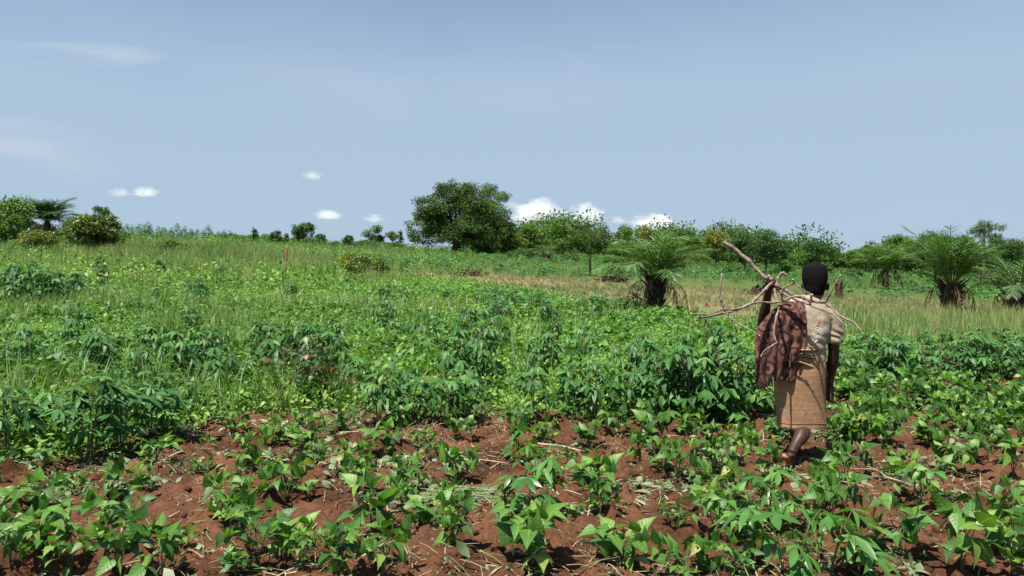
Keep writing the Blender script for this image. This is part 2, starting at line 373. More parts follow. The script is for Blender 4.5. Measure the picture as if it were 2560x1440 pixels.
# ------------------------------------------------------------------ leaf templates
def leaf_t(L, W, prof, fold=.18, curl=.25, n=None):
    ts, ws = zip(*prof); ts = np.array(ts); ws = np.array(ws) * W / 2
    V = []; mid = []; al = []
    for t, w in zip(ts, ws):
        z = -curl * L * t * t
        V += [(-w, t * L, z + fold * w), (0, t * L, z), (w, t * L, z + fold * w)]; mid += [1, 0, 1]; al += [t] * 3
    F = []
    for k in range(len(ts) - 1):
        a = 3 * k; F += [(a, a + 1, a + 4, a + 3), (a + 1, a + 2, a + 5, a + 4)]
    return np.array(V), np.array(F), np.array(mid, float), np.array(al, float)
OV = [(0, .10), (.06, .70), (.16, 1.0), (.34, .92), (.55, .62), (.75, .30), (.90, .10), (1, .0)]
LAN = [(0, .10), (.18, .45), (.42, .95), (.58, 1.0), (.78, .70), (.92, .28), (1, .0)]
LAN3 = [(0, .12), (.30, .75), (.60, 1.0), (1, .0)]
OV3 = [(0, .15), (.30, 1.0), (.65, .70), (1, .0)]
bean_leaves = [leaf_t(1, .66, OV, .22, c) for c in (.10, .28, .45)]
cas_lobe = [leaf_t(1, .27, LAN, .16, c) for c in (.12, .32, .55)]
cas_lobe3 = [leaf_t(1, .27, LAN3, .16, c) for c in (.15, .4)]
weed_leaf = [leaf_t(1, .55, OV3, .2, c) for c in (.1, .35)]
quad_leaf = (np.array([(0, 0, 0), (.26, .5, .07), (0, 1, -.12), (-.26, .5, .07)]), np.array([(0, 1, 2, 3)]), np.array([0, 1, 0, 1.]), np.array([0, .5, 1, .5]))
def put(mb, leaf, d, n, pos, L, tint):
    Mx = frames(np.asarray(d, float), np.asarray(n, float)) * np.asarray(L, float).reshape(-1, 1, 1)
    mb.many(leaf[0], leaf[1], Mx, np.asarray(pos, float), tint, leaf[2], leaf[3])
def az(a, e): return np.stack([np.cos(a) * np.cos(e), np.sin(a) * np.cos(e), np.sin(e)], -1)

# ------------------------------------------------------------------ cowpea / bean plants
def bean_plant(seed, nleaf=12, spread=.20, height=.32, leaf=.125):
    g = np.random.default_rng(seed); F = MB(); S = MB()
    nst = g.integers(3, 6); bases = []
    for k in range(nst):
        a = g.uniform(0, 6.28); h = height * g.uniform(.4, .75); lean = g.uniform(.05, .35) * h
        p = np.array([(0, 0, -.03), (.3 * lean * math.cos(a), .3 * lean * math.sin(a), h * .45), (lean * math.cos(a), lean * math.sin(a), h)])
        tube(S, p, [.005, .004, .003], 5, .5); bases.append(p)
    D = [[], [], []]; N = [[], [], []]; Po = [[], [], []]; Ls = [[], [], []]; Ti = [[], [], []]
    for k in range(nleaf):
        p = bases[k % nst]; t = g.uniform(.45, 1); b = p[1] * (1 - t) + p[2] * t if t > .2 else p[1]
        a = 2.39996 * k + g.uniform(-.5, .5); rr = spread * g.uniform(.25, 1.0); hh = height * (.22 + .78 * g.random() ** .8)
        e = np.array([b[0] * .4 + rr * math.cos(a), b[1] * .4 + rr * math.sin(a), max(hh, .04)])
        tube(S, [b, (b + e) / 2 + (0, 0, .02), e], [.0028, .0024, .002], 4, .5, cap=False)
        lz = leaf * g.uniform(.7, 1.15); tb = .55 * g.random() ** 1.1 + .2 * (g.random() < .15) + .35 * (g.random() < .03); el = R(g.uniform(-45, 30)) if g.random() < .66 else R(g.uniform(30, 78))
        roll = g.uniform(-.5, .5)
        for da, sc_, dl in ((0, 1.0, 0), (1.45, .86, -.2), (-1.45, .86, -.2)):
            aa = a + da + g.uniform(-.2, .2); ee = el + dl + g.uniform(-.3, .3); d = az(np.array(aa), np.array(ee))
            n = np.array([0, 0, 1.]) + .35 * g.normal(size=3) + roll * np.array([-math.sin(aa), math.cos(aa), 0]) + (.5 * az(np.array(a), np.array(0.)) if el > .5 else 0)
            q = e + (.022 * az(np.array(a), np.array(.2)) if da == 0 else 0)
            c = int(g.integers(0, 3)); D[c].append(d); N[c].append(n); Po[c].append(q); Ls[c].append(lz * sc_); Ti[c].append(np.clip(tb + g.normal() * .12, 0, 1))
    for c in range(3):
        if D[c]: put(F, bean_leaves[c], D[c], N[c], Po[c], Ls[c], np.array(Ti[c]))
    return F, S

# ------------------------------------------------------------------ cassava
def cassava_plant(seed, height=.75, nst=3, nleaf=26, lobe=.185, spread=.16, fine=True, pet=.17, lo=.45, young=False):
    g = np.random.default_rng(seed); F = MB(); S = MB(); tops = []
    lb = cas_lobe if fine else cas_lobe3
    for k in range(nst):
        a = g.uniform(0, 6.28); h = height * g.uniform(.72, .95); r0 = g.uniform(0, .05); ln = spread * g.uniform(.3, 1)
        c, s = math.cos(a), math.sin(a)
        p = np.array([(r0 * c, r0 * s, -.05), ((r0 + ln * .3) * c, (r0 + ln * .3) * s, h * .4), ((r0 + ln) * c, (r0 + ln) * s, h)])
        tube(S, p, [.008, .0065, .004], 6, .5, sub=2); tops.append(p)
    bk = {i: ([], [], [], [], []) for i in range(len(lb))}
    for k in range(nleaf):
        p = tops[k % nst]; f = 1 - (1 - lo) * (k // nst + g.random()) / max(nleaf / nst, 1); f = min(f, 1)
        b = p[0] + (p[1] - p[0]) * f / .45 if f < .45 else p[1] + (p[2] - p[1]) * (f - .45) / .55
        a = 2.39996 * k + g.uniform(-.4, .4); el = R(8 + 50 * (f - lo) / (1 - lo) + g.uniform(-18, 14)); pl = pet * (1.1 - .55 * max(0, f - .75) * 4 * .6) * g.uniform(.7, 1.15)
        pd = az(np.array(a), np.array(el)); e = b + pd * pl
        tube(S, [b, (b + e) / 2 + np.array([0, 0, .012]), e], [.0032, .0026, .002], 4, .9, cap=False)
        sz = lobe * g.uniform(.75, 1.15) * (1 - .35 * max(0, f - .85) / .15); nl = int(g.choice([5, 5, 7, 7])) if not young else int(g.choice([5, 7]))
        droop = R(g.uniform(2, 40)) * (1 - .5 * (f > .9)); tb = g.uniform(0, .75) + .3 * (f > .85); tilt = g.normal(size=3) * .22
        u = np.array([math.cos(a), math.sin(a), 0.]); w = np.array([-math.sin(a), math.cos(a), 0.])
        for q in np.linspace(-1, 1, nl):
            ang = q * R(118); d = (u * math.cos(ang) + w * math.sin(ang)) * math.cos(droop) + np.array([0, 0, -math.sin(droop)]) + tilt * .5 + .08 * g.normal(size=3)
            n = np.array([0, 0, 1.]) + tilt + .15 * g.normal(size=3) + .3 * u
            c = int(g.integers(0, len(lb))); B = bk[c]
            B[0].append(d); B[1].append(n); B[2].append(e); B[3].append(sz * (1.05 - .38 * abs(q))); B[4].append(np.clip(tb + g.normal() * .1, 0, 1))
    for c, B in bk.items():
        if B[0]: put(F, lb[c], B[0], B[1], B[2], B[3], np.array(B[4]))
    return F, S

# ------------------------------------------------------------------ trees
def crown(g, F, blobs, leaf, dens=1.0, up=.5, lump=.34, shape=quad_leaf, tint0=.45, thin=0.):
    """leaf clumps spread over and through a set of ellipsoids (x, y, z, rx, ry, rz)"""
    for (cx, cy, cz, rx, ry, rz) in blobs:
        rm = (rx * ry * rz) ** (1 / 3); m = max(6, int(26 * (rm / .9) ** .6)); 
        for k in range(m):
            d = nrm(g.normal(size=3)); rr = g.uniform(.55, 1.0); c0 = np.array([cx, cy, cz]) + d * (rx, ry, rz) * rr
            if g.random() < thin: continue
            lr = lump * rm * g.uniform(.6, 1.25); nl = int(dens * 9 * (lr / leaf) ** 1.75) + 5
            q = nrm(g.normal(size=(nl, 3)) + .35 * d) * (g.random((nl, 1)) ** .45) * lr * np.array([1.15, 1.15, .8])
            nn = nrm(q) * .7 + (0, 0, up) + .42 * g.normal(size=(nl, 3)) + .3 * d
            dd = nrm(q + .5 * g.normal(size=(nl, 3)) * lr + (0, 0, -.15 * lr))
            tb = np.clip(tint0 + g.normal() * .22, 0, 1)
            put(F, shape, dd, nn, c0 + q, leaf * g.uniform(.6, 1.3, nl), np.clip(tb + g.normal(size=nl) * .15, 0, 1))
def auto_blobs(g, W, z0, z1, kind):
    H = z1 - z0; out = []; cz = (z0 + z1) / 2
    if kind == 'umbrella':
        for k in range(7): out.append((g.uniform(-.36, .36) * W, g.uniform(-.3, .3) * W, z1 - H * g.uniform(.2, .5), W * .2, W * .2, H * .16))
    elif kind == 'tall':
        n = 6
        for k in range(n):
            f = k / (n - 1); out.append((g.uniform(-.14, .14) * W, g.uniform(-.15, .15) * W, z0 + H * (.12 + .76 * f), W * (.40 - .18 * f), W * .33, H * .15))
    elif kind == 'airy':
        for k in range(7):
            a = g.uniform(0, 6.28); r = g.uniform(.1, .34) * W; out.append((r * math.cos(a), r * math.sin(a), z0 + H * g.uniform(.3, .86), W * .17, W * .17, H * .13))
    else:
        out.append((0, 0, cz - H * .03, W * .34, W * .32, H * .36))
        for k in range(9):
            a = g.uniform(0, 6.28); e = g.uniform(-.5, 1.2); d = az(np.array(a), np.array(e))
            out.append((d[0] * W * .29, d[1] * W * .29, cz + d[2] * H * .29, W * g.uniform(.14, .22), W * .19, H * g.uniform(.14, .22)))
    return out
def make_tree(name, label, cat, loc, blobs, mat, leaf, seed, trunk_r, group=None, dens=1.35, up=.5, lump=.34, tint0=.45, thin=0., bark='bark', limb=True, shape=quad_leaf, trunk=True):
    g = np.random.default_rng(seed); t = thing(name, label, cat, loc, 0, group)
    F = MB(); crown(g, F, blobs, leaf, dens, up, lump, shape, tint0, thin); F.build('crown', M[mat], t)
    if trunk:
        S = MB(); bl = np.array(blobs); zc = np.average(bl[:, 2]); xc = np.average(bl[:, 0]) * .5; zl = bl[:, 2].min()
        z1 = zl + (zc - zl) * .6
        tube(S, [(0, 0, -.3), (xc * .15 + .03 * trunk_r, 0, z1 * .4), (xc * .5, .0, z1)], [trunk_r * 1.25, trunk_r * .85, trunk_r * .6], 9, .5, sub=3)
        if limb:
            for b in blobs:
                s0 = np.array([xc * .3, 0, z1 * g.uniform(.55, .95)]); e = np.array(b[:3]); m = (s0 + e) / 2 + (0, 0, -.1 * abs(e[2] - s0[2]))
                tube(S, [s0, m, e], [trunk_r * .42, trunk_r * .28, trunk_r * .10], 6, .5, sub=2)
        S.build('trunk', M[bark], t)
    return t
def px_tree(px, base, top, wpx, kind, mat, label, seed, name='tree', cat='tree', Y=None, leafpx=5.0, gap=.18, group=None, **k):
    """a tree given by where it stands in the photograph and how tall and wide it shows there"""
    if Y is None: p = at(px, base); Y = p.y
    u = (px - PW / 2) / FL; gz0 = float(ground(u * Y, Y)); m = Y / FL
    ztop = EYE - (top - HY) * m - gz0; W = wpx * m
    z0 = max(0, gap * ztop); g = np.random.default_rng(seed + 1000)
    bl = auto_blobs(g, W, z0, ztop, kind)
    return make_tree(name, label, cat, (u * Y, Y, gz0), bl, mat, leafpx * m, seed, max(.03, .022 * ztop), group, **k)

# ------------------------------------------------------------------ palms
leaflet = leaf_t(1, .055, [(0, .5), (.3, 1.), (.7, .75), (1, .0)], .3, .22)
def palm(name, label, loc, seed, trunk_h, trunk_r, flare, nfr, flen, el_lo, el_hi, bend, lts=34, ll=.34, spikes=46, tint=.45, thatch=False, rot=0, dead=4):
    g = np.random.default_rng(seed); t = thing(name, label, 'palm tree', loc); F = MB(); S = MB()
    top = np.array([0, 0, trunk_h])
    tube(S, [(0, 0, -.2), (0, 0, trunk_h * .5), top], [trunk_r * .95, trunk_r * .95, trunk_r * .7], 12, .5, sub=2)
    for k in range(spikes):
        a = 2.39996 * k + g.uniform(-.3, .3); f = (k + .5) / spikes; z = trunk_h * (.02 + .95 * f); ln = (.16 + .34 * f) * flare * g.uniform(.6, 1.25)
        e = R(58 + g.uniform(-14, 20)); d = az(np.array(a), np.array(e)); p0 = np.array([math.cos(a), math.sin(a), 0]) * trunk_r * .8 + (0, 0, z)
        tube(S, [p0, p0 + d * ln * .55, p0 + d * ln + np.array([math.cos(a), math.sin(a), 0]) * ln * .12], [.05 * flare, .032 * flare, .012 * flare], 5, .5)
    for k in range(nfr):
        f = (k + .5) / nfr; a = rot + 2.39996 * k + g.uniform(-.25, .25); el = R(el_hi + (el_lo - el_hi) * f ** .9 + g.uniform(-7, 7)); ln = flen * g.uniform(.8, 1.08) * (.7 + .3 * min(1, f * 3))
        n = 12; pts = [top + np.array([math.cos(a), math.sin(a), 0]) * trunk_r * .3]; dirs = []
        bb = R(bend) * g.uniform(.75, 1.25)
        for q in range(n):
            d = az(np.array(a + .12 * (q / n) * g.uniform(-1, 1)), np.array(el - bb * (q / n) ** 1.3)); dirs.append(d); pts.append(pts[-1] + d * ln / n)
        pts = np.array(pts); tube(F, pts, np.linspace(.022, .005, n + 1) * (flen / 1.6), 4, .95, cap=False)
        ts = np.linspace(.16, .99, lts); D = []; N = []; Q = []; L = []
        for tt in ts:
            x = tt * n; i0 = min(int(x), n - 1); p = pts[i0] + (pts[i0 + 1] - pts[i0]) * (x - i0); d = dirs[i0]
            sd = nrm(np.cross(d, (0, 0, 1.))); upv = np.cross(sd, d); lw = ll * flen / 1.6 * (math.sin(math.pi * (.12 + .80 * tt)) ** .6)
            for s in (-1, 1):
                dd = d * (.45 + .7 * tt) + sd * s * (.95 - .35 * tt) + upv * g.uniform(-.12, .42) + (0, 0, -.22) + .09 * g.normal(size=3)
                D.append(dd); N.append(upv + .4 * sd * -s + .25 * g.normal(size=3)); Q.append(p); L.append(lw * g.uniform(.8, 1.1))
        put(F, leaflet, D, N, Q, L, np.clip(tint + g.normal() * .13 + g.normal(size=len(D)) * .07, 0, .74))
    if thatch:
        D = az(g.uniform(0, 6.28, 90), np.full(90, R(70))); Q = D * (trunk_r, trunk_r, 0) + np.stack([0 * D[:, 0], 0 * D[:, 0], g.uniform(0, trunk_h, 90)], -1)
        put(S, leaflet, D + .2 * g.normal(size=(90, 3)), D * (1, 1, 0) + .1, Q, g.uniform(.4, .7, 90), np.full(90, 1.))
    if dead:
        Z = MB()
        for k in range(dead):
            a = 6.28 * k / dead + g.uniform(-.5, .5); ln = flen * g.uniform(.55, .8); d0 = np.array([math.cos(a), math.sin(a), 0]); p0 = top * (1, 1, .9) + d0 * trunk_r * .6
            pts = np.array([p0, p0 + d0 * ln * .25 + (0, 0, .02), p0 + d0 * ln * .42 + (0, 0, -.18 * ln), p0 + d0 * ln * .5 + (0, 0, -.5 * ln)]); pts[:, 2] = np.maximum(pts[:, 2], .08); pts = catmull(pts, 4); tube(Z, pts, np.linspace(.02, .006, len(pts)), 4, .4, cap=False)
            q = pts[2:]; m_ = len(q); D = np.concatenate([np.array([0, 0, -1.]) + .35 * g.normal(size=(m_, 3)) for _ in range(3)]); put(Z, leaflet, D, d0 + .5 * g.normal(size=(3 * m_, 3)), np.concatenate([q] * 3), ll * .8 * flen / 1.6, g.random(3 * m_))
        Z.build('dead_fronds', M['deadfrond'], t)
    F.build('crown', M['palm'], t); S.build('trunk', M['palmbark'], t)
    return t
rng = np.random.default_rng(7); random.seed(7)
ORD = ['first', 'second', 'third', 'fourth', 'fifth', 'sixth', 'seventh', 'eighth', 'ninth', 'tenth', 'eleventh', 'twelfth', 'thirteenth', 'fourteenth', 'fifteenth', 'sixteenth', 'seventeenth', 'eighteenth', 'nineteenth', 'twentieth', 'twenty-first', 'twenty-second']
# ------------------------------------------------------------------ bean plants, one by one
bean_protos = []
for k in range(12):
    kw = dict(nleaf=[13, 16, 20, 15, 18, 11, 19, 14, 16, 22, 9, 17][k], spread=.78 * [.17, .2, .23, .15, .21, .14, .24, .18, .19, .22, .12, .2][k],
              height=[.26, .30, .32, .33, .25, .26, .29, .35, .23, .32, .27, .30][k], leaf=[.125, .115, .11, .125, .12, .135, .105, .12, .125, .11, .145, .115][k])
    F, S = bean_plant(100 + k, **kw); bean_protos.append((F.mesh('bean_foliage', M['bean']), S.mesh('bean_stem', M['stem'])))
bean_at = []
def bean(px, py, s, label, group, k, rz):
    p = on(px, py); bean_at.append((p.x, p.y)); t = thing('bean_plant', label, 'bean plant', p, rz, group); s *= .82; t.scale = (s, s, s * rng.uniform(.95, 1.2))
    link('foliage', bean_protos[k][0], t); link('stem', bean_protos[k][1], t); return t
# base point in the photograph, size
B1 = [(30, 1436, 1.0), (118, 1425, .9), (178, 1438, .9), (300, 1458, 1.0), (408, 1455, .92), (590, 1462, .7), (645, 1425, 1.15), (850, 1468, .95), (958, 1470, .95), (1330, 1432, 1.25), (1555, 1405, 1.1), (1705, 1452, .95), (1828, 1468, .75), (2150, 1452, .75), (2405, 1452, 1.25), (2530, 1440, 1.0), (760, 1440, .7)]
B2 = [(45, 1372, .9), (285, 1372, 1.0), (735, 1362, .9), (930, 1352, 1.25), (1790, 1350, 1.05), (2072, 1330, 1.0), (2250, 1395, 1.15), (2508, 1388, 1.15), (600, 1330, .7), (1440, 1335, .45)]
B3 = [(70, 1292, 1.15), (290, 1272, 1.05), (560, 1302, 1.05), (715, 1258, 1.15), (1012, 1242, .95), (1492, 1248, 1.1), (1790, 1255, 1.1), (2300, 1276, 1.25), (2535, 1290, .9), (175, 1235, .75)]
B4 = [(392, 1172, 1.0), (1150, 1206, 1.05), (1690, 1196, 1.0), (2110, 1202, 1.05), (2388, 1186, 1.1), (2532, 1212, 1.0), (2235, 1185, .7), (800, 1185, .7), (630, 1190, .92), (2470, 1162, .9)]
B5 = [(690, 1118, .95), (745, 1140, .9), (958, 1142, 1.05), (1300, 1152, 1.05), (1470, 1124, 1.0), (1640, 1135, 1.1), (1730, 1095, .9), (1150, 1100, .9), (2215, 1118, 1.0), (2320, 1122, .9), (2545, 1110, .95), (1860, 1075, .95), (2085, 1105, .9), (1000, 1085, .9), (1290, 1085, .95), (1440, 1072, .9), (860, 1092, .9), (2420, 1105, .9), (1925, 1040, .9), (590, 1085, .9)]
B6 = [(1540, 1092, .9), (1600, 1168, .9), (1685, 1062, .95), (1775, 1128, .9), (1792, 1058, .92), (1832, 1170, .9), (1882, 1135, .7), (1565, 1030, .9), (1610, 1075, .9)]
for rows, where in ((B6, "in the group just left of the person's feet"), (B1, 'in the nearest row, at the bottom edge'), (B2, 'in the second row from the bottom'), (B3, 'in the third row from the bottom'),
                    (B4, 'in the fourth row from the bottom'), (B5, 'in the last row before the tall cassava')):
    for n, (px, py, s) in enumerate(sorted(rows)):
        bean(px, py, s, f'leafy bean plant, {ORD[n]} from the left {where}', 'bean plants growing in the red soil', int(rng.integers(0, 12)), rng.uniform(0, 6.28))
far_lab = 'one of many low bean plants crowding the far right of the tilled soil'
n = 0
while n < 135:
    px = rng.uniform(2075, 2760); py = rng.uniform(880, 1120)
    p = at(px, py)
    if soil_edge(p.x / p.y) < p.y or (px < 2110 and py > 1050): continue
    bean(px, py, rng.uniform(.75, 1.1), far_lab, 'crowded bean plants at the right', int(rng.integers(0, 12)), rng.uniform(0, 6.28)); n += 1

n = tries = 0
while n < 44 and tries < 6000:      # small ones between the rows
    tries += 1; px = rng.uniform(-40, 2100); py = rng.uniform(1075, 1500)
    p = at(px, py) if py < 1440 else P(px, py, EYE * FL / (py - HY))
    if soil_edge(p.x / p.y) < p.y + .2 or min((p.x - a_) ** 2 + (p.y - b_) ** 2 for a_, b_ in bean_at) < .30 ** 2 or (p.x - 2.25) ** 2 + (p.y - 5.85) ** 2 < .16: continue
    if py >= 1440: continue
    bean(px, py, rng.uniform(.45, .92), 'one of the smaller bean plants filling gaps between the larger ones', 'small bean plants between the rows', int(rng.integers(0, 12)), rng.uniform(0, 6.28)); n += 1

# ------------------------------------------------------------------ cassava, one by one
cas_protos = []
for k in range(9):
    kw = [dict(height=.85, nst=3, nleaf=30), dict(height=.95, nst=4, nleaf=40, spread=.2), dict(height=.75, nst=2, nleaf=22), dict(height=1.05, nst=4, nleaf=48, lo=.3, spread=.25),
          dict(height=.85, nst=3, nleaf=34, lo=.35), dict(height=.7, nst=3, nleaf=24, lobe=.20), dict(height=.9, nst=5, nleaf=52, lo=.25, spread=.3), dict(height=1.0, nst=3, nleaf=36, lo=.2), dict(height=.8, nst=2, nleaf=22, lobe=.21)][k]
    F, S = cassava_plant(300 + k, **kw); cas_protos.append((F.mesh('cassava_foliage', M['cassava']), S.mesh('cassava_stem', M['cstem']), kw['height']))
def cassava(px, base, top, label, group, k=None, w=1.0, cat='cassava plant'):
    p = on(px, base); h = (base - top) / FL * p.y
    k = int(rng.integers(0, 9)) if k is None else k; s = h / (cas_protos[k][2] * 1.06)
    t = thing('cassava_plant', label, cat, p, rng.uniform(0, 6.28), group); w = w * (s ** .5 if s < 1 else s ** .8)
    t.scale = (w, w, s); link('foliage', cas_protos[k][0], t); link('stem', cas_protos[k][1], t); return t
G1 = 'cassava plants along the edge of the bare soil'
row1 = [(15, 1150, 950, 5, 1.0), (110, 1130, 955, 2, .9), (215, 1160, 925, 1, 1.05), (300, 1135, 940, 0, 1.05), (385, 1110, 925, 4, 1.0), (455, 1050, 950, 5, .9), (945, 1068, 915, 0, 1.0), (1035, 1062, 915, 5, 1.0), (1130, 1060, 905, 8, 1.0), (1165, 1052, 935, 2, .9), (1335, 1068, 915, 2, .9), (1415, 1064, 905, 0, .9), (1490, 1062, 895, 5, .9), (1570, 1055, 900, 8, .9), (1655, 1058, 870, 1, 1.05), (1730, 1064, 825, 6, 1.1), (1815, 1066, 810, 3, 1.1), (1775, 1040, 770, 6, 1.05), (1870, 1040, 830, 7, .9)]
for n, (px, b, t_, k, w) in enumerate(sorted(row1)):
    cassava(px, b, t_, f'cassava plant, {ORD[n]} from the left in the row edging the bare red soil', G1, k, w)
row2 = [(2120 + 42 * i + rng.uniform(-12, 12), 965 + rng.uniform(-12, 12), 838 + rng.uniform(-12, 18)) for i in range(11)]
for n, (px, b, t_) in enumerate(sorted(row2)):
    cassava(px, b, t_, f'bushy cassava, {ORD[n]} from the person in the dark row behind the right-hand beans', 'dark cassava row right of the person', int(rng.choice([1, 3, 4, 6, 7])), .95)
row2b = [(2145 + 60 * i + rng.uniform(-14, 14), 915 + rng.uniform(-6, 6), 815 + rng.uniform(-8, 12)) for i in range(7)]
for n, (px, b, t_) in enumerate(sorted(row2b)):
    cassava(px, b, t_, f'cassava against the pale grass, {ORD[n]} from the person, behind the dark right-hand row', 'cassava behind the dark right-hand row', int(rng.choice([1, 4, 6, 7])), .9)
row3 = [(1205, 772, 704), (1245, 778, 706), (1290, 782, 712), (1335, 784, 722), (1370, 784, 730), (1455, 786, 742), (1500, 788, 738), (1545, 786, 732), (1415, 786, 745)]
for n, (px, b, t_) in enumerate(sorted(row3)):
    cassava(px, b, t_, f'dark cassava, {ORD[n]} from the left in the hedge-like row left of the young palm', 'dark cassava row in front of the dry strip', int(rng.choice([3, 6, 1, 7])), 1.15)
row4 = [(10, 770, 655), (50, 775, 650), (95, 778, 648), (140, 776, 652), (180, 765, 660), (20, 730, 640), (70, 720, 642), (120, 722, 645)]
for n, (px, b, t_) in enumerate(sorted(row4)):
    cassava(px, b, t_, f'dark cassava, {ORD[n]} from the left in the clump at the left edge', 'dark cassava clump at the left edge', int(rng.choice([3, 6, 1, 7])), 1.1)
lone = [(725, 905, 790, 'left one of two wide dark cassavas in the middle of the weeds', 3, 1.1), (815, 905, 785, 'right one of two wide dark cassavas in the middle of the weeds', 6, 1.1),
        (965, 772, 704, 'left one of a pair of cassavas behind the weeds, below the yellowish bush', 1, 1.2), (1010, 766, 710, 'right one of a pair of cassavas behind the weeds, below the yellowish bush', 6, 1.2),
        (730, 758, 700, 'small cassava at the foot of the thin wooden post', 4, 1.2), (245, 690, 632, 'pale cassava standing in tall grass in front of the leafy left bush', 4, 1.0),
        (252, 715, 655, 'small dark cassava in the tall grass, just below the pale one', 1, 1.0), (545, 705, 652, 'lone dark cassava in the grass between the low green bush and the post', 3, 1.1),
        (405, 690, 640, 'cassava in the tall grass just under the low green bush', 6, 1.1), (1120, 765, 715, 'single cassava in the weeds left of the hedge-like cassava row', 1, 1.1),
        (255, 905, 810, 'thin cassava with wide drooping leaves alone in the weeds on the left', 2, 1.1), (330, 800, 735, 'cassava in the weeds right of the clump at the left edge', 4, 1.1),
        (1000, 880, 790, 'slender cassava in the weeds above the middle of the soil edge row', 2, .9), (1265, 905, 815, 'slender cassava among weeds left of the tall dark cassava stand', 0, .9),
        (1620, 985, 815, 'cassava behind the soil edge row, on the left of the tall dark stand', 4, 1.0), (1700, 960, 790, 'cassava at the back of the tall dark stand left of the person', 7, 1.0), (470, 850, 760, 'cassava in the weeds below the lone dark cassava', 0, 1.0)]
for px, b, t_, lab, k, w in lone: cassava(px, b, t_, lab, 'single cassava plants in the weeds', k, w)
for n in range(40):
    b = rng.uniform(770, 1010); px = rng.uniform(0, 1650); cassava(px, b, b - rng.uniform(.55, .92) * FL / at(px, b).y, 'one of the small cassavas scattered thinly through the middle weeds', 'small cassavas scattered in the weeds', None, .9)
# young bright cassava in the soil, each with its own shape
for sd, px, b, lab, kw in ((1, 1318, 1300, 'bright young cassava in the bare soil at the middle, above the nearest beans', dict(height=.34, nst=2, nleaf=15, lobe=.15, spread=.09, pet=.13, lo=.2)),
                           (2, 1915, 1325, "bright young cassava in the soil in front of the person's lifted foot", dict(height=.38, nst=2, nleaf=14, lobe=.15, spread=.10, pet=.13, lo=.35)),
                           (3, 1975, 1490, 'bright young cassava with long leaf fingers at the bottom edge, below the person', dict(height=.34, nst=2, nleaf=11, lobe=.165, spread=.10, pet=.15, lo=.4)),
                           (4, 2060, 1500, 'second bright young cassava at the bottom edge, below and right of the person', dict(height=.30, nst=1, nleaf=6, lobe=.16, spread=.08, pet=.15, lo=.4))):
    F, S = cassava_plant(500 + sd, young=True, **kw); p = on(px, min(b, 1460)); 
    if b > 1460: p = Vector(((px - 1280) / FL * 3.75, 3.75, 0)); p.z = float(gz(np.array([p.x]), np.array([p.y]))[0])
    t = thing('cassava_plant', lab, 'cassava plant', p, 0, 'young cassava plants in the soil'); F.build('foliage', M['cassava_young'], t); S.build('stem', M['stem'], t)
# reddish-leaved weed shrub at the soil edge
for n, (px, b, s, lab) in enumerate(((735, 1015, 1.15, 'tall reddish-leaved weed standing at the left part of the soil edge'), (800, 1000, .9, 'smaller reddish-brown weed right of the tall reddish one'), (845, 1010, .7, 'lowest reddish weed, right of the two other reddish ones'))):
    F, S = bean_plant(700 + n, 26, .24, .50, .085); p = on(px, b); t = thing('reddish_weed', lab, 'weed', p, n, 'reddish weeds at the soil edge'); s *= 1.2; t.scale = (s, s, s * 1.15)
    F.build('foliage', M['red'], t); S.build('stem', M['cstem'], t)

# ------------------------------------------------------------------ mass vegetation
def sample(n, y0, y1, us=.90, g=rng):
    Y = np.sqrt(g.uniform(y0 * y0, y1 * y1, n)); u = g.uniform(-us, us, n); return u * Y, Y, u
def yaw(K, g=rng, s=1., tilt=.15):
    a = g.uniform(0, 6.28, K); d = np.stack([np.cos(a), np.sin(a), 0 * a], -1); n = np.array([0, 0, 1.]) + tilt * g.normal(size=(K, 3)); return frames(d, n) * np.asarray(s).reshape(-1, 1, 1)
def weed_template(seed, n, h, sp, L, lf=None):
    g = np.random.default_rng(seed); T = MB(); a = g.uniform(0, 6.28, n); r = sp * g.random(n) ** .6; z = h * g.uniform(.15, 1, n)
    d = az(a + g.normal(size=n) * .8, np.radians(g.uniform(-45, 55, n))); nn = np.array([0, 0, 1.]) + .5 * g.normal(size=(n, 3))
    put(T, lf or weed_leaf[seed % 2], d, nn, np.stack([r * np.cos(a), r * np.sin(a), z], -1), L * g.uniform(.6, 1.3, n), .5)
    return np.concatenate(T.v), T.f, np.concatenate(T.m), np.concatenate(T.l)
def blade_template(seed, n, h, w, sp, bend=.5, seg=3):
    g = np.random.default_rng(seed); V = []; F = []; al = []
    for k in range(n):
        a = g.uniform(0, 6.28); r = sp * g.random() ** .5; x, y = r * math.cos(a), r * math.sin(a); b = a + g.normal() * .7; hh = h * g.uniform(.55, 1.1); bd = bend * g.uniform(.2, 1.2); ww = w * g.uniform(.6, 1.2)
        px_, py_ = -math.sin(b), math.cos(b); o = len(V)
        for q in range(seg + 1):
            t = q / seg; out_ = hh * bd * t * t; z = hh * (t - .35 * bd * t * t); half = ww / 2 * (1 - t ** 1.6) + .0005
            V += [(x + out_ * math.cos(b) - px_ * half, y + out_ * math.sin(b) - py_ * half, z), (x + out_ * math.cos(b) + px_ * half, y + out_ * math.sin(b) + py_ * half, z)]; al += [t, t]
        for q in range(seg): F.append((o + 2 * q, o + 2 * q + 1, o + 2 * q + 3, o + 2 * q + 2))
    return np.array(V), [np.array(F)], np.zeros(len(V)), np.array(al)
def scatter(mb, tmps, X, Y, s, tint, g=rng, tilt=.15, dz=0.):
    Z = gz(X, Y) + dz; T = np.stack([X, Y, Z], -1); which = g.integers(0, len(tmps), len(X))
    for k, tm in enumerate(tmps):
        q = which == k
        if q.any(): mb.many(tm[0], tm[1], yaw(int(q.sum()), g, np.broadcast_to(s, X.shape)[q], tilt), T[q], np.clip(tint[q], 0, 1), tm[2], tm[3])
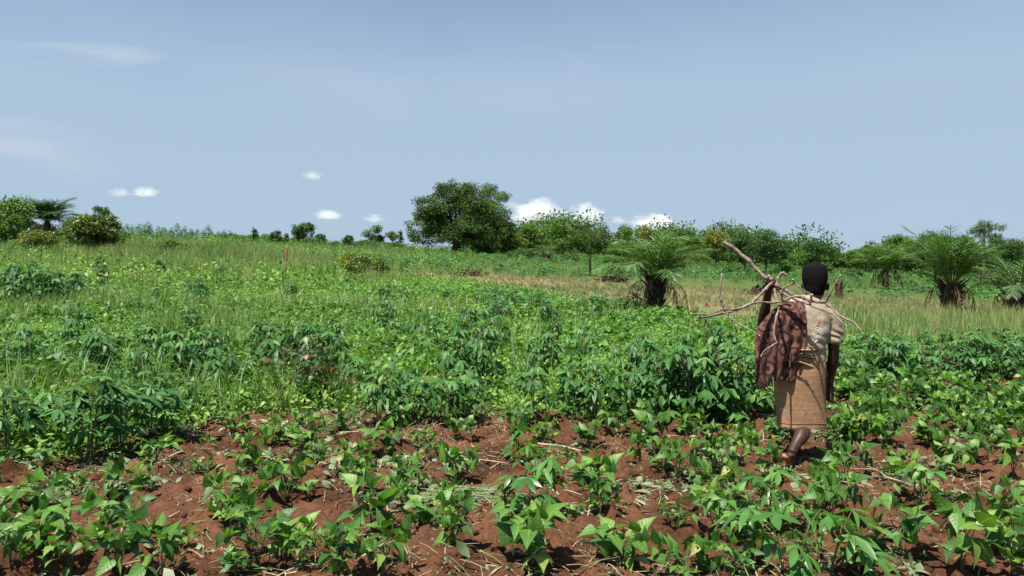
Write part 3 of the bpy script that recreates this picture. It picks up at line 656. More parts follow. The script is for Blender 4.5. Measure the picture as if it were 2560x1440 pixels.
patch = lambda X, Y, s=.5, k=90: fbm(X * s, Y * s, k, 3)
W_ = MB()
wt_near = [weed_template(k, 12, .20, .11, .055) for k in range(5)]
wt_bean = [weed_template(10 + k, 10, .30, .16, .105, bean_leaves[k % 3]) for k in range(4)]
wt_fin = [weed_template(30 + k, 16, .13, .13, .038) for k in range(3)]
X, Y, u = sample(21000, 6, 17); q = (rng.random(len(X)) < (1 - soil_mask(X, Y)) * (1 - dry_mask(X, Y))) & ((u < .36) | (Y < 14)); X, Y = X[q], Y[q]
scatter(W_, wt_fin, X, Y, rng.uniform(.8, 1.75, len(X)), .62 + .8 * (patch(X, Y, .9) - .5) + .15 * rng.normal(size=len(X)))
X, Y, u = sample(13000, 6, 17); q = ((u < .36) | (Y < 13.5)) & (rng.random(len(X)) < (1 - soil_mask(X, Y)) * sst(.3, .6, patch(X, Y, .8, 33))); X, Y = X[q], Y[q]
scatter(W_, wt_near, X, Y, rng.uniform(.7, 1.5, len(X)), .45 + .8 * (patch(X, Y, .7, 34) - .5) + .15 * rng.normal(size=len(X)))
X, Y, u = sample(7000, 8.5, 19); q = ((u < .36) | (Y < 13.5)) & (rng.random(len(X)) < (1 - soil_mask(X, Y)) * sst(.44, .64, patch(X, Y, .6, 35))); X, Y = X[q], Y[q]
scatter(W_, wt_bean, X, Y, rng.uniform(.7, 1.3, len(X)), .25 + .5 * (patch(X, Y, .7, 36) - .5) + .15 * rng.normal(size=len(X)))
X, Y, u = sample(46000, 15.5, 46); e = dry_near(u); q = (rng.random(len(X)) < np.where(u > -.15, 1 - sst(-1, 1, Y - e + 1.5), 1 - .85 * sst(24, 36, Y))) & ((u < .36) | (Y < 12)); X, Y = X[q], Y[q]
scatter(W_, wt_near + wt_fin, X, Y, rng.uniform(.8, 1.7, len(X)) * (.75 + .012 * Y), (.50 + 1.4 * (patch(X, Y, .45, 37) - .5)) + .20 * rng.normal(size=len(X)))
X, Y, u = sample(11000, 14, 30); e = dry_near(u); q = (u < .36) & (Y < e - 1) & (rng.random(len(X)) < sst(.46, .62, patch(X, Y, .5, 38))); X, Y = X[q], Y[q]
scatter(W_, wt_bean, X, Y, rng.uniform(.7, 1.1, len(X)), .25 + .15 * rng.normal(size=len(X)))
tag(W_.build('weeds', M['weed']), 'dense mixed green weeds and creeping bean leaves covering the middle of the field', 'weeds', kind='stuff')

W_L = MB()
G_ = MB()   # tall grass: the slope at the left, tufts through the weeds, the pale belt at the right
gt = [blade_template(k, 9, .62, .016, .10, .55) for k in range(4)]; gs = [blade_template(9 + k, 8, .9, .030, .22, .25, 2) for k in range(4)]
X, Y, u = sample(9000, 7, 20, .9); q = rng.random(len(X)) < (1 - soil_mask(X, Y)) * (.15 + .85 * sst(.5, .7, patch(X, Y, .5, 44))) * np.where(u < -.1, 1, .45); X, Y = X[q], Y[q]
scatter(G_, gt, X, Y, rng.uniform(.6, 1.15, len(X)), .42 + .15 * rng.normal(size=len(X)))
X, Y, u = sample(34000, 19, 95, .92); dn = sst(25, 37, Y + 14 * (patch(X, Y, .12, 45) - .5)) * np.where(u < -.14 - .0 * Y, 1, .0); dn = np.maximum(dn, .35 * sst(-.02, -.3, u) * sst(20, 30, Y)); q = rng.random(len(X)) < dn * (.45 + .55 * sst(.35, .6, patch(X, Y, .2, 46))); X, Y = X[q], Y[q]
scatter(G_, gs, X, Y, rng.uniform(.45, 1.1, len(X)) * (1 - .25 * sst(60, 95, Y)), .55 + 1.3 * (patch(X, Y, .16, 47) - .5) + .22 * rng.normal(size=len(X)))
X, Y, u = sample(9000, 20, 92, .92); q = (u < -.05) & (rng.random(len(X)) < sst(.48, .62, patch(X, Y, .22, 81))); X, Y = X[q], Y[q]
scatter(W_L, [weed_template(70 + k, 16, .8, .35, .15) for k in range(4)], X, Y, rng.uniform(.5, 1.15, len(X)), .4 + .8 * (patch(X, Y, .15, 82) - .5) + .2 * rng.normal(size=len(X)))
X, Y, u = sample(16000, 11, 34, .92); e = dry_near(u); q = (u > .36) & (rng.random(len(X)) < sst(13.5, 16.5, Y) * (1 - sst(0, 3.5, Y - e - .5))); X, Y = X[q], Y[q]
scatter(G_, gs, X, Y, rng.uniform(.35, .62, len(X)), .66 + .5 * (patch(X, Y, .3, 48) - .5) + .2 * rng.normal(size=len(X)))
X, Y, u = sample(16000, 45, 108, .92); q = (u > -.2) & (rng.random(len(X)) < (.2 + .8 * sst(.4, .6, patch(X, Y, .12, 49)))); X, Y = X[q], Y[q]
scatter(G_, gs, X, Y, rng.uniform(.35, .75, len(X)), .42 + .5 * (patch(X, Y, .12, 50) - .5) + .15 * rng.normal(size=len(X)))
tag(G_.build('grass', M['grass']), 'tall pale green grass on the left slope and in the belt at the right', 'grass', kind='stuff')

tag(W_L.build('slope_weeds', M['weed']), 'patches of leafy weeds mixed into the tall grass of the left slope', 'weeds', kind='stuff')
D_ = MB()   # dry stubble strip
ds = [blade_template(20 + k, 9, .42, .030, .22, .35, 2) for k in range(4)]
X, Y, u = sample(42000, 15, 60, .9); q = rng.random(len(X)) < dry_mask(X, Y) * (.55 + .45 * sst(.35, .55, patch(X, Y, .3, 51))); X, Y = X[q], Y[q]
scatter(D_, ds, X, Y, rng.uniform(.3, .75, len(X)), .42 + 1.3 * (patch(X, Y, .22, 52) - .5) + .22 * rng.normal(size=len(X)))
tag(D_.build('dry_grass', M['dry']), 'strip of dry brown and straw-coloured stubble crossing the field behind the cassava', 'dry grass', kind='stuff')

C_ = MB()   # far cassava field in rows beyond the dry strip, and the scrub round the foot of the trees
ct = []
for k in range(4):
    F, S = cassava_plant(800 + k, .62, 3, 20, .20, .2, False, .2, .35); ct.append((np.concatenate(F.v), F.f, np.concatenate(F.m), np.concatenate(F.l)))
X, Y, u = sample(7000, 20, 92, .9); e = dry_far(u); q = (u > -.24) & (Y > e + .8) & (rng.random(len(X)) < (.35 + .65 * (np.sin(Y * 2.2 + X * .35) > -.2)) * sst(.30, .52, patch(X, Y, .09, 53))); X, Y = X[q], Y[q]
scatter(C_, ct, X, Y, rng.uniform(.55, 1.1, len(X)), .62 + .7 * (patch(X, Y, .2, 54) - .5) + .2 * rng.normal(size=len(X)))
X, Y, u = sample(1500, 66, 104, .9); q = (u < -.12) & (u > -.33) & (rng.random(len(X)) < sst(.35, .55, patch(X, Y, .1, 55))); X, Y = X[q], Y[q]
scatter(C_, ct, X, Y, rng.uniform(.6, 1.1, len(X)), .35 +   .2 * rng.normal(size=len(X)))
tag(C_.build('cassava_field', M['cassava']), 'far rows of low bluish green cassava between the dry strip and the trees', 'cassava field', kind='stuff')
S_ = MB()
st = [weed_template(60 + k, 34, 1.15, .75, .26) for k in range(4)]
X, Y, u = sample(5200, 74, 128, .92); q = rng.random(len(X)) < (.08 + .92 * sst(78, 92, Y)) * sst(.34, .56, patch(X, Y, .07, 57)); X, Y = X[q], Y[q]
scatter(S_, st, X, Y, rng.uniform(.35, .85, len(X)), .62 + .6 * (patch(X, Y, .1, 58) - .5) + .18 * rng.normal(size=len(X)))
tag(S_.build('undergrowth', M['tree']), 'low green scrub along the far edge of the field under the trees', 'undergrowth', kind='stuff')

# ------------------------------------------------------------------ litter on the soil
L_ = MB(); K_ = MB()
strip = (np.array([(-.5, 0, 0), (.5, 0, 0), (-.45, .5, .05), (.45, .5, .05), (-.3, 1, 0), (.3, 1, 0)]), np.array([(0, 1, 3, 2), (2, 3, 5, 4)]))
def flat(mb, tmpl, X, Y, L, Wd, tint, lift=.012, tilt=.25):
    k = len(X); a = rng.uniform(0, 6.28, k); d = az(a, rng.normal(size=k) * tilt); n = np.array([0, 0, 1.]) + tilt * rng.normal(size=(k, 3)); Mx = frames(d, n)
    Mx[:, :, 0] *= np.asarray(Wd).reshape(-1, 1); Mx[:, :, 1] *= np.asarray(L).reshape(-1, 1); Mx[:, :, 2] *= np.asarray(L).reshape(-1, 1)
    mb.many(tmpl[0], tmpl[1], Mx, np.stack([X, Y, gz(X, Y) + lift], -1), np.clip(tint, 0, 1), *(tmpl[2:] if len(tmpl) > 2 else ()))
X, Y, u = sample(52000, 3.2, 15, .9); q = rng.random(len(X)) < soil_mask(X, Y) * (.10 + .90 * sst(.46, .60, patch(X, Y, 1.6, 63))); X, Y = X[q], Y[q]
flat(L_, strip, X, Y, rng.uniform(.03, .20, len(X)), rng.uniform(.0022, .0085, len(X)), rng.random(len(X)) ** 1.0)
tag(L_.build('straw_litter', M['straw']), 'scattered dry straw and cut grass stalks lying on the red soil', 'straw', kind='stuff')
X, Y, u = sample(64000, 3.2, 16, .9); q = rng.random(len(X)) < (soil_mask(X, Y) * (.05 + .95 * sst(.50, .60, patch(X, Y, 1.5, 64)))); X, Y = X[q], Y[q]
lt = (cas_lobe3[1][0], cas_lobe3[1][1], cas_lobe3[1][2], cas_lobe3[1][3])
flat(K_, lt, X, Y, rng.uniform(.03, .12, len(X)), rng.uniform(.05, .26, len(X)), rng.random(len(X)) * .9, .010, .5)
X, Y, u = sample(9000, 3.4, 16, .9); q = rng.random(len(X)) < soil_mask(X, Y) * (.25 + .75 * sst(.5, .6, patch(X, Y, 1.5, 64))); X, Y = X[q], Y[q]
scatter(K_, wt_fin, X, Y, rng.uniform(.25, .6, len(X)), .25 + .3 * rng.random(len(X)))
X, Y, u = sample(5200, 10, 18, .92); q = (u > .40) & (rng.random(len(X)) < soil_mask(X, Y) * .9); X, Y = X[q], Y[q]
scatter(K_, wt_near, X, Y, rng.uniform(.4, .9, len(X)), .1 + .25 * rng.random(len(X)))
tag(K_.build('cut_weeds', M['wilt']), 'wilting cut weeds and tiny sprouts strewn over the red soil', 'cut weeds', kind='stuff')
# one heap of long cut grass between the middle plants
H_ = MB(); p = on(1145, 1272); k = 240
X = p.x + rng.normal(size=k) * .10; Y = p.y + rng.normal(size=k) * .045; a = rng.normal(size=k) * .28 + np.where(rng.random(k) < .5, 0, math.pi); z = gz(X, Y) + .015 + .05 * rng.random(k)
Mx = frames(az(a, rng.normal(size=k) * .10), np.array([0, -.5, 1.]) + .5 * rng.normal(size=(k, 3))); Mx[:, :, 0] *= .006; Mx[:, :, 1] *= rng.uniform(.2, .42, (k, 1)); Mx[:, :, 2] *= .3
H_.many(strip[0], strip[1], Mx, np.stack([X, Y, z], -1) - Mx[:, :, 1] * .5, rng.uniform(.0, .30, k))
tag(H_.build('grass_heap', M['straw']), 'small heap of long pale green cut grass lying on the soil at the middle', 'grass heap')
# clods
bm = bmesh.new(); bmesh.ops.create_icosphere(bm, subdivisions=1, radius=1.0); iv = np.array([v.co[:] for v in bm.verts]); fi = np.array([[v.index for v in f.verts] for f in bm.faces]); bm.free()
S2 = MB(); ctm = []
for k in range(6): ctm.append((iv * (.75 + .5 * np.random.default_rng(k).random((len(iv), 1))) * (1, .85, .62), [fi], np.zeros(len(iv)), np.zeros(len(iv))))
X, Y, u = sample(30000, 3.2, 11.5, .9); q = rng.random(len(X)) < soil_mask(X, Y) * (.15 + .85 * sst(.4, .65, patch(X, Y, 1.8, 65))); X, Y = X[q], Y[q]
scatter(S2, ctm, X, Y, .005 + .050 * rng.random(len(X)) ** 5, np.ones(len(X)), tilt=.6)
tag(S2.build('soil_clods', M['soil'], smooth=False), 'crumbs and clods of red earth lying loose on the tilled soil', 'soil clods', kind='stuff')
# dry sticks on the soil
def ground_stick(pa, pb, r, lab, bow=.02):
    a, b = on(*pa), on(*pb); m = (a + b) / 2; m.z = max(m.z, float(gz(np.array([m.x]), np.array([m.y]))[0])); o = Vector((0, 0, r * 1.2 + .01)); S = MB()
    c = thing('dry_stick', lab, 'stick', m, 0, 'dry sticks lying on the soil')
    pts = [a + o - m, a.lerp(b, .35) + o + Vector((bow, -bow, .012)) - m, a.lerp(b, .7) + o + Vector((-bow, bow, .012)) - m, b + o - m]
    for q in pts[1:3]:
        w = q + m; q.z = max(q.z, float(gz(np.array([w.x]), np.array([w.y]))[0]) + r + .01 - m.z)
    tube(S, pts, [r, r * .9, r * .8, r * .55], 6, .5, sub=3); S.build('stalk', M['stick'], c)
ground_stick((1340, 1118), (1450, 1138), .012, 'thick pale stick on the soil behind the middle bean plants')
ground_stick((1360, 1128), (1440, 1142), .006, 'thin stick lying just below the thick pale stick')
ground_stick((615, 1300), (600, 1345), .007, 'short pale stalk sticking up from the soil on the left')
ground_stick((2145, 1190), (2290, 1228), .007, 'long thin stick on the soil right of the person, upper one')
ground_stick((2135, 1178), (2270, 1222), .005, 'long thin stick on the soil right of the person, lower one')
ground_stick((1070, 1155), (1270, 1168), .007, 'thin stick lying level across the soil at the middle')
ground_stick((1200, 1258), (1228, 1290), .005, 'short stick beside the heap of cut grass')
ground_stick((2260, 1300), (2310, 1330), .006, 'short stick on the soil among the right-hand beans')
# ------------------------------------------------------------------ trees, bushes, palms, post
g0 = np.random.default_rng(3)
m98 = None
def mango():
    p = at(1140, 638); m = p.y / FL; gzv = float(ground(p.x, p.y)); X0 = 1140
    def b(px, py, rx, ry): return ((px - X0) * m, (random.random() - .5) * 60 * m, EYE - (py - HY) * m - gzv, rx * m * 1.13, (rx + ry) / 2 * m * 1.1, ry * m * 1.04)
    bl = [b(1150, 545, 75, 60), b(1140, 495, 48, 34), b(1188, 500, 50, 36), b(1075, 520, 38, 30), b(1225, 545, 50, 42), b(1255, 580, 36, 38), b(1052, 580, 32, 28), b(1100, 560, 42, 36),
          b(1182, 582, 58, 34), b(1225, 605, 52, 28), b(1090, 592, 40, 18), b(1115, 478, 30, 18), b(1265, 608, 28, 22), b(1065, 540, 26, 22)]
    make_tree('mango_tree', 'big round dark mango tree standing alone on the ridge', 'tree', (p.x, p.y, gzv), bl, 'mango', 4.6 * m, 11, 12 * m, dens=1.7, up=.5, lump=.31, tint0=.5)
mango()
px_tree(1235, 640, 458, 105, 'airy', 'feather', 'pale feathery tree rising behind the big mango, on its right', 12, 'feathery_tree', Y=101, leafpx=3.2, gap=.45, dens=1.2, lump=.42)
T = [ # px, base, top, width, kind, material, label, extra
 (762, 612, 559, 68, 'round', 'tree', 'small round dark tree on the skyline left of the big mango', dict(tint0=.25)),
 (935, 618, 565, 64, 'airy', 'feather', 'thin pale-crowned tree on the ridge between the yellowish bush and the mango', dict(lump=.3)),
 (940, 618, 590, 48, 'round', 'tree', 'small dark tree under the thin pale-crowned tree', dict(tint0=.25)),
 (980, 622, 580, 34, 'umbrella', 'feather', 'small flat-topped tree just left of the big mango', {}),
 (1001, 622, 580, 12, 'tall', 'tree', 'thin upright sapling nearest to the left of the big mango', dict(tint0=.2)),
 (868, 622, 592, 30, 'round', 'tree', 'small bushy tree behind the yellowish bush', dict(tint0=.3)),
 (800, 614, 590, 34, 'round', 'tree', 'low bush touching the right of the small round skyline tree', dict(tint0=.3)),
 (680, 614, 583, 14, 'tall', 'tree', 'slim dark sapling on the skyline, left one of three near the post', dict(tint0=.15)),
 (697, 614, 580, 22, 'tall', 'tree', 'dark cone-shaped sapling on the skyline, middle one of three near the post', dict(tint0=.15)),
 (716, 614, 590, 14, 'tall', 'tree', 'shortest dark sapling on the skyline, right one of three near the post', dict(tint0=.15)),
 (637, 612, 575, 18, 'tall', 'tree', 'lone thin dark tree on the skyline right of the tall cassavas', dict(tint0=.15)),
 (258, 606, 520, 44, 'umbrella', 'tree', 'far dark mushroom-shaped tree above the leafy left bush', dict(tint0=.25, gap=.6)),
 (1330, 648, 560, 95, 'round', 'light', 'light green broad-leaved tree touching the right side of the mango', dict(leafpx=6)),
 (1392, 646, 553, 70, 'tall', 'light', 'tall light green tree with loose top between the mango and the dark round tree', dict(leafpx=6)),
 (1476, 690, 563, 122, 'round', 'mango', 'dark round tree with a bare short trunk left of the young palm', dict(gap=.30, leafpx=5, tint0=.55)),
 (1560, 655, 572, 70, 'tall', 'light', 'light green tree behind the left fronds of the young palm', dict(leafpx=6)),
 (1612, 655, 570, 66, 'tall', 'yellow', 'yellow-green thin-topped tree directly behind the young palm', dict(leafpx=5, tint0=.3)),
 (1698, 655, 567, 112, 'round', 'tree', 'wide mid-green tree behind the right fronds of the young palm', dict(tint0=.5)),
 (1790, 662, 572, 74, 'round', 'yellow', "yellow-green tree behind the upper end of the person's longest branch", dict(tint0=.32)),
 (1862, 690, 580, 82, 'round', 'tree', 'dark full tree left of the branch bundle on the skyline', dict(tint0=.3)),
 (1915, 690, 574, 92, 'round', 'tree', "dark full tree just left of the person's head", dict(tint0=.32)),
 (1966, 672, 604, 34, 'airy', 'tree', "small airy tree between the dark full trees and the person's head", dict(tint0=.35, lump=.5)),
 (2042, 668, 607, 86, 'umbrella', 'tree', "flat-topped umbrella tree right above the person's head", dict(tint0=.2, gap=.35)),
 (2152, 690, 622, 72, 'round', 'light', 'low yellowish green tree right of the umbrella tree', dict(tint0=.35)),
 (2176, 690, 612, 60, 'tall', 'tree', 'dark pointed tree left of the tall round light tree', dict(tint0=.1)),
 (2238, 692, 588, 104, 'round', 'light', 'tall round light green tree behind the slim-trunked palm', dict(tint0=.4, leafpx=6)),
 (2278, 696, 640, 56, 'round', 'tree', 'low dark tree right of the slim-trunked palm', dict(tint0=.3)),
 (2338, 712, 576, 112, 'round', 'tree', 'large tree with dark leaning trunk left of the upright big palm', dict(tint0=.4, leafpx=6, gap=.28)),
 (2402, 700, 590, 76, 'round', 'tree', 'mid-green tree right behind the upright big palm', dict(tint0=.42)),
 (2458, 722, 550, 88, 'airy', 'feather', 'tallest airy tree with see-through crown near the right edge', dict(tint0=.3, gap=.52, leafpx=4, lump=.42)),
 (2452, 720, 618, 92, 'round', 'mango', 'dark tree on a thin trunk below the tallest airy tree', dict(tint0=.5, gap=.35)),
 (2508, 706, 585, 88, 'round', 'tree', 'green tree between the tallest airy tree and the right edge palm', dict(tint0=.45)),
 (2556, 706, 600, 70, 'round', 'tree', 'tree at the very right edge behind the edge palm', dict(tint0=.35)),
 (1275, 636, 590, 60, 'round', 'tree', 'dark low tree under the right side of the mango', dict(tint0=.2)),
 (2010, 672, 636, 70, 'round', 'light', "low leafy thicket tree left of the person's head, in the far hedge", dict(tint0=.3)),
 (2085, 676, 638, 80, 'round', 'light', "low leafy thicket tree right of the person's head, in the far hedge", dict(tint0=.25)),
]
for n, (px, b, t_, w, kind, mt, lab, k) in enumerate(T):
    k = dict(k); nm = 'bush' if 'bush' in lab.split(' on ')[0] and 'behind the yellowish' not in lab else ('sapling' if 'sapling' in lab else 'tree')
    px_tree(px, b, t_ - 5, w * 1.08, kind, mt, lab, 40 + n, nm, 'bush' if nm == 'bush' else 'tree', leafpx=k.pop('leafpx', 4.4), **k)
for n in range(17):
    px_tree(1305 + n * 76 + rng.uniform(-18, 18), 668, 603 + rng.uniform(-8, 14) + 14 * (1850 < 1305 + n * 76 < 2200), 112, 'round', ['tree', 'light'][n % 2], 'one of the low trees of the unbroken belt behind the nearer far trees', 200 + n, Y=122 + rng.uniform(-6, 10), leafpx=4.6, gap=.05, group='belt of trees at the far edge', tint0=.35)
# left group
px_tree(14, 622, 486, 160, 'round', 'light', 'bright glossy broad-leaved tree cut off by the left edge', 90, leafpx=8, gap=.0, tint0=.45, dens=1.1)
px_tree(226, 630, 534, 178, 'round', 'yellow', 'wide leafy bush with yellow tips on the left slope', 91, 'bush', 'bush', leafpx=7, gap=.0, tint0=.12)
px_tree(262, 628, 526, 96, 'round', 'yellow', 'taller yellow-tipped bush joined to the right of the wide one', 96, 'bush', 'bush', leafpx=7, gap=.0, tint0=.14)
px_tree(102, 632, 566, 110, 'round', 'yellow', 'yellow and orange tinted bush between the left edge tree and the wide bush', 92, 'bush', 'bush', leafpx=6, gap=.0, tint0=.32)
px_tree(70, 606, 540, 60, 'round', 'tree', 'dark small tree behind the left palm', 93, leafpx=5, tint0=.2)
px_tree(185, 606, 540, 60, 'round', 'tree', 'dark low tree between the left palm and the wide bush', 97, leafpx=5, tint0=.2)
px_tree(885, 690, 622, 100, 'round', 'yellow', 'bright yellowish bush in the middle of the grass, right of the post', 94, 'bush', 'bush', leafpx=6, gap=.0, tint0=.42)
px_tree(950, 692, 645, 60, 'round', 'yellow', 'lower greenish bush leaning against the right of the yellowish bush', 98, 'bush', 'bush', leafpx=6, gap=.0, tint0=.2)
px_tree(436, 636, 600, 84, 'round', 'tree', 'low round green bush alone on the left slope', 95, 'bush', 'bush', leafpx=6, gap=.0, tint0=.55)
# low bushes at the foot of the tree line
for n, (px, b, t_, w) in enumerate([(1310, 650, 622, 70), (1420, 660, 632, 60), (1530, 668, 640, 56), (1830, 694, 662, 60), (1960, 690, 650, 60), (2130, 700, 668, 60), (2300, 702, 672, 60), (2345, 700, 676, 46), (2500, 716, 690, 50), (2060, 690, 655, 54)]):
    px_tree(px, b, t_, w, 'round', 'tree', f'low bush at the foot of the far trees, {ORD[n]} from the mango' if n < 9 else 'low bush under the umbrella tree', 120 + n, 'bush', 'bush', leafpx=5, gap=0., group='low bushes under the far trees', tint0=.45)
# tall thin cassavas on the left skyline, each with umbrella tufts
lab = 'one of the tall thin cassavas lined along the left skyline'
sk = []
for k in range(4):
    F, S = cassava_plant(900 + k, 1.9, 2, 26, .34, .4, False, .34, .70); F2, S2_ = cassava_plant(950 + k, 1.2, 3, 26, .34, .5, False, .3, .4)
    F.v += F2.v; F.f += [q + F.n for q in F2.f]; F.t += F2.t; F.m += F2.m; F.l += F2.l; F.n += F2.n
    sk.append((F.mesh('skyline_foliage', M['cassava']), S.mesh('skyline_stem', M['bark'])))
for n in range(20):
    px = 316 + n * 14.5 + rng.uniform(-5, 5); Yk = rng.uniform(88, 99); u = (px - 1280) / FL; z = float(ground(u * Yk, Yk)); k = int(rng.integers(0, 4)); s = rng.uniform(.7, 1.15) * (1 if px < 545 else .75)
    t = thing('cassava_plant', lab, 'cassava plant', (u * Yk, Yk, z), rng.uniform(0, 6.28), 'tall cassavas on the left skyline'); t.scale = (s * .8, s * .8, s)
    link('foliage', sk[k][0], t); link('stem', sk[k][1], t)
for n in range(17):
    px = 548 + n * 29 + rng.uniform(-9, 9); Yk = 97 + rng.uniform(-3, 4); u = (px - PW / 2) / FL; row = HY + FL * (EYE - float(ground(u * Yk, Yk))) / Yk
    px_tree(px, row, row - rng.uniform(10, 24), 46, 'round', ['tree', 'light', 'feather'][n % 3], 'one of the low bushes strung along the skyline left of the big mango', 260 + n, 'bush', 'bush', Y=Yk, leafpx=4.2, gap=0., group='low bushes along the skyline', tint0=.4)
# palms
palm('palm_tree', 'young feathery palm with a dark stubby trunk left of the person', on(1640, 792), 21, 1.05, .21, .95, 26, 1.95, 30, 84, 62, 36, .42, 70, .62, dead=6)
palm('palm_tree', 'upright big palm with flared dark trunk in the right part of the field', on(2378, 786), 22, 1.0, .28, .95, 24, 2.25, 50, 88, 40, 34, .42, 60, .60, dead=3)
palm('palm_tree', 'palm with a pale thatched trunk cut off by the right edge', on(2548, 786), 23, .80, .42, .9, 24, 2.1, 22, 86, 60, 34, .42, 50, .5, True)
palm('palm_tree', 'slim-trunked palm standing in front of the tall round light tree', on(2214, 722), 24, 1.25, .22, .5, 26, 2.5, 30, 86, 45, 28, .55, 40, .72)
p = at(118, 604); palm('palm_tree', 'palm with wide arching fronds on the left skyline', p, 25, 1.9, .38, .9, 20, 3.3, 36, 88, 58, 26, .8, 40, .2)
palm('palm_tree', 'small ragged palm between the mango and the dark round tree', at(1366, 656), 26, 1.0, .40, .8, 16, 1.6, 15, 84, 50, 18, .5, 34, .4)
palm('palm_stump', "short dark palm stump on the grass right of the person's head", on(2098, 747), 27, .75, .16, .5, 4, .5, 60, 88, 20, 10, .25, 40, .3)
palm('palm_stump', 'leaning dark palm stump right of the slim-trunked palm', on(2242, 712), 28, .7, .18, .5, 4, .5, 60, 88, 20, 10, .3, 40, .3)
# wooden post
pp = on(715, 692); t = thing('wooden_post', 'thin weathered wooden post standing in the grass left of the yellowish bush', 'post', pp); S = MB()
h = 77 / FL * pp.y; tube(S, [(-.05, 0, -.3), (-.03, 0, h * .3), (.02, 0, h * .65), (.055, 0, h)], [.06, .055, .05, .04], 8, .5, sub=3); S.build('pole', wood_mat('post_wood', [(.14, .07, .035), (.28, .15, .08), (.38, .24, .14)], 6., stretch=(1, 1, .2)), t)
K2 = MB(); tube(K2, [(0, 0, h * .62), (.07, 0, h * .70)], [.02, .012], 6, .5); K2.build('knot', M['stick'], t)
# burnt heaps and red leaves on the dry strip
for n, (px, py, w, lab) in enumerate(((1170, 690, .8, 'dark burnt brush heap on the dry strip, below the mango'), (1535, 705, .7, 'small dark brush heap on the dry strip, left of the young palm'), (1905, 738, .5, 'low dark brush heap on the dry strip, left of the branch bundle'))):
    p = on(px, py); F = MB(); k = 260; q = rng.normal(size=(k, 3)) * (w * .55, w * .4, .10) + (0, 0, .12); q[:, 2] = np.abs(q[:, 2])
    put(F, weed_leaf[0], rng.normal(size=(k, 3)), rng.normal(size=(k, 3)) + (0, 0, 1), q, rng.uniform(.12, .3, k), rng.uniform(0, .5, k))
    o = F.build('brush_heap', M['palmbark']); o.location = p; tag(o, lab, 'brush heap', kind='stuff')
for n, (px, py, lab) in enumerate(((1770, 766, 'tuft of orange dry leaves on the strip left of the branch bundle'), (2137, 764, 'tuft of bright orange dry leaves on the strip right of the person'))):
    p = on(px, py); F = MB(); k = 26; d = az(rng.uniform(0, 6.28, k), np.radians(rng.uniform(10, 80, k)))
    put(F, weed_leaf[0], d, rng.normal(size=(k, 3)), d * .06, rng.uniform(.05, .13, k), rng.uniform(.5, 1, k)); o = F.build('orange_leaf_tuft', leaf_mat('orange_leaf', [(.2, .05, .02), (.45, .13, .05)], .3, .5, (1.2, 1, .8))); o.location = p; tag(o, lab, 'dry leaves')
# distant woods, one mass
Wd = MB(); g = np.random.default_rng(77); bl = []
for k in range(120):
    u = g.uniform(-.05, 1.05); Y = g.uniform(150, 420); h = g.uniform(5, 9); bl.append((u * Y, Y, float(macro(u * Y, Y)) + h * .5, h * .9, h * .8, h * .6))
for b in bl: crown(g, Wd, [b], .75, .5, .5, .5)
tag(Wd.build('distant_woods', M['tree']), 'far-off band of woods closing the view behind the tree line', 'woods', kind='stuff')

# ------------------------------------------------------------------ clouds
def cloud_mat(sd, dens):
    m = bpy.data.materials.new('cloud_vapour'); m.use_nodes = True; nt = m.node_tree; nt.nodes.clear(); out = nt.nodes.new('ShaderNodeOutputMaterial')
    tc = nd(nt, 'ShaderNodeTexCoord'); mp = nd(nt, 'ShaderNodeMapping', {0: tc.outputs['Object'], 'Location': (sd * 3.1, sd * 1.7, 0)})
    no = nd(nt, 'ShaderNodeTexNoise', {'Vector': mp.outputs[0], 'Scale': 2.1, 'Detail': 5.0, 'Roughness': .58})
    ln = nd(nt, 'ShaderNodeVectorMath', {0: tc.outputs['Object']}, operation='LENGTH')
    sp = nd(nt, 'ShaderNodeSeparateXYZ', {0: tc.outputs['Object']}); fl_ = nd(nt, 'ShaderNodeMath', {0: sp.outputs['Z'], 1: -1.6}, operation='MULTIPLY'); fl_ = nd(nt, 'ShaderNodeMath', {0: fl_.outputs[0], 1: .35}, operation='SUBTRACT'); fl_ = nd(nt, 'ShaderNodeMath', {0: fl_.outputs[0], 1: 0.0}, operation='MAXIMUM')
    a = nd(nt, 'ShaderNodeMath', {0: no.outputs[0], 1: 2.0}, operation='MULTIPLY'); a = nd(nt, 'ShaderNodeMath', {0: a.outputs[0], 1: fl_.outputs[0]}, operation='SUBTRACT'); b = nd(nt, 'ShaderNodeMath', {0: a.outputs[0], 1: ln.outputs['Value']}, operation='SUBTRACT')
    mr = nd(nt, 'ShaderNodeMapRange', {0: b.outputs[0], 1: .22, 2: .95, 3: 0.0, 4: dens})
    v = nd(nt, 'ShaderNodeVolumePrincipled', {'Color': (.98, .98, .99, 1), 'Density': mr.outputs[0], 'Anisotropy': .2})
    nt.links.new(v.outputs[0], out.inputs['Volume']); return m
cb = bmesh.new(); bmesh.ops.create_icosphere(cb, subdivisions=3, radius=1.0)
cme = bpy.data.meshes.new('cloud'); cb.to_mesh(cme); cb.free()
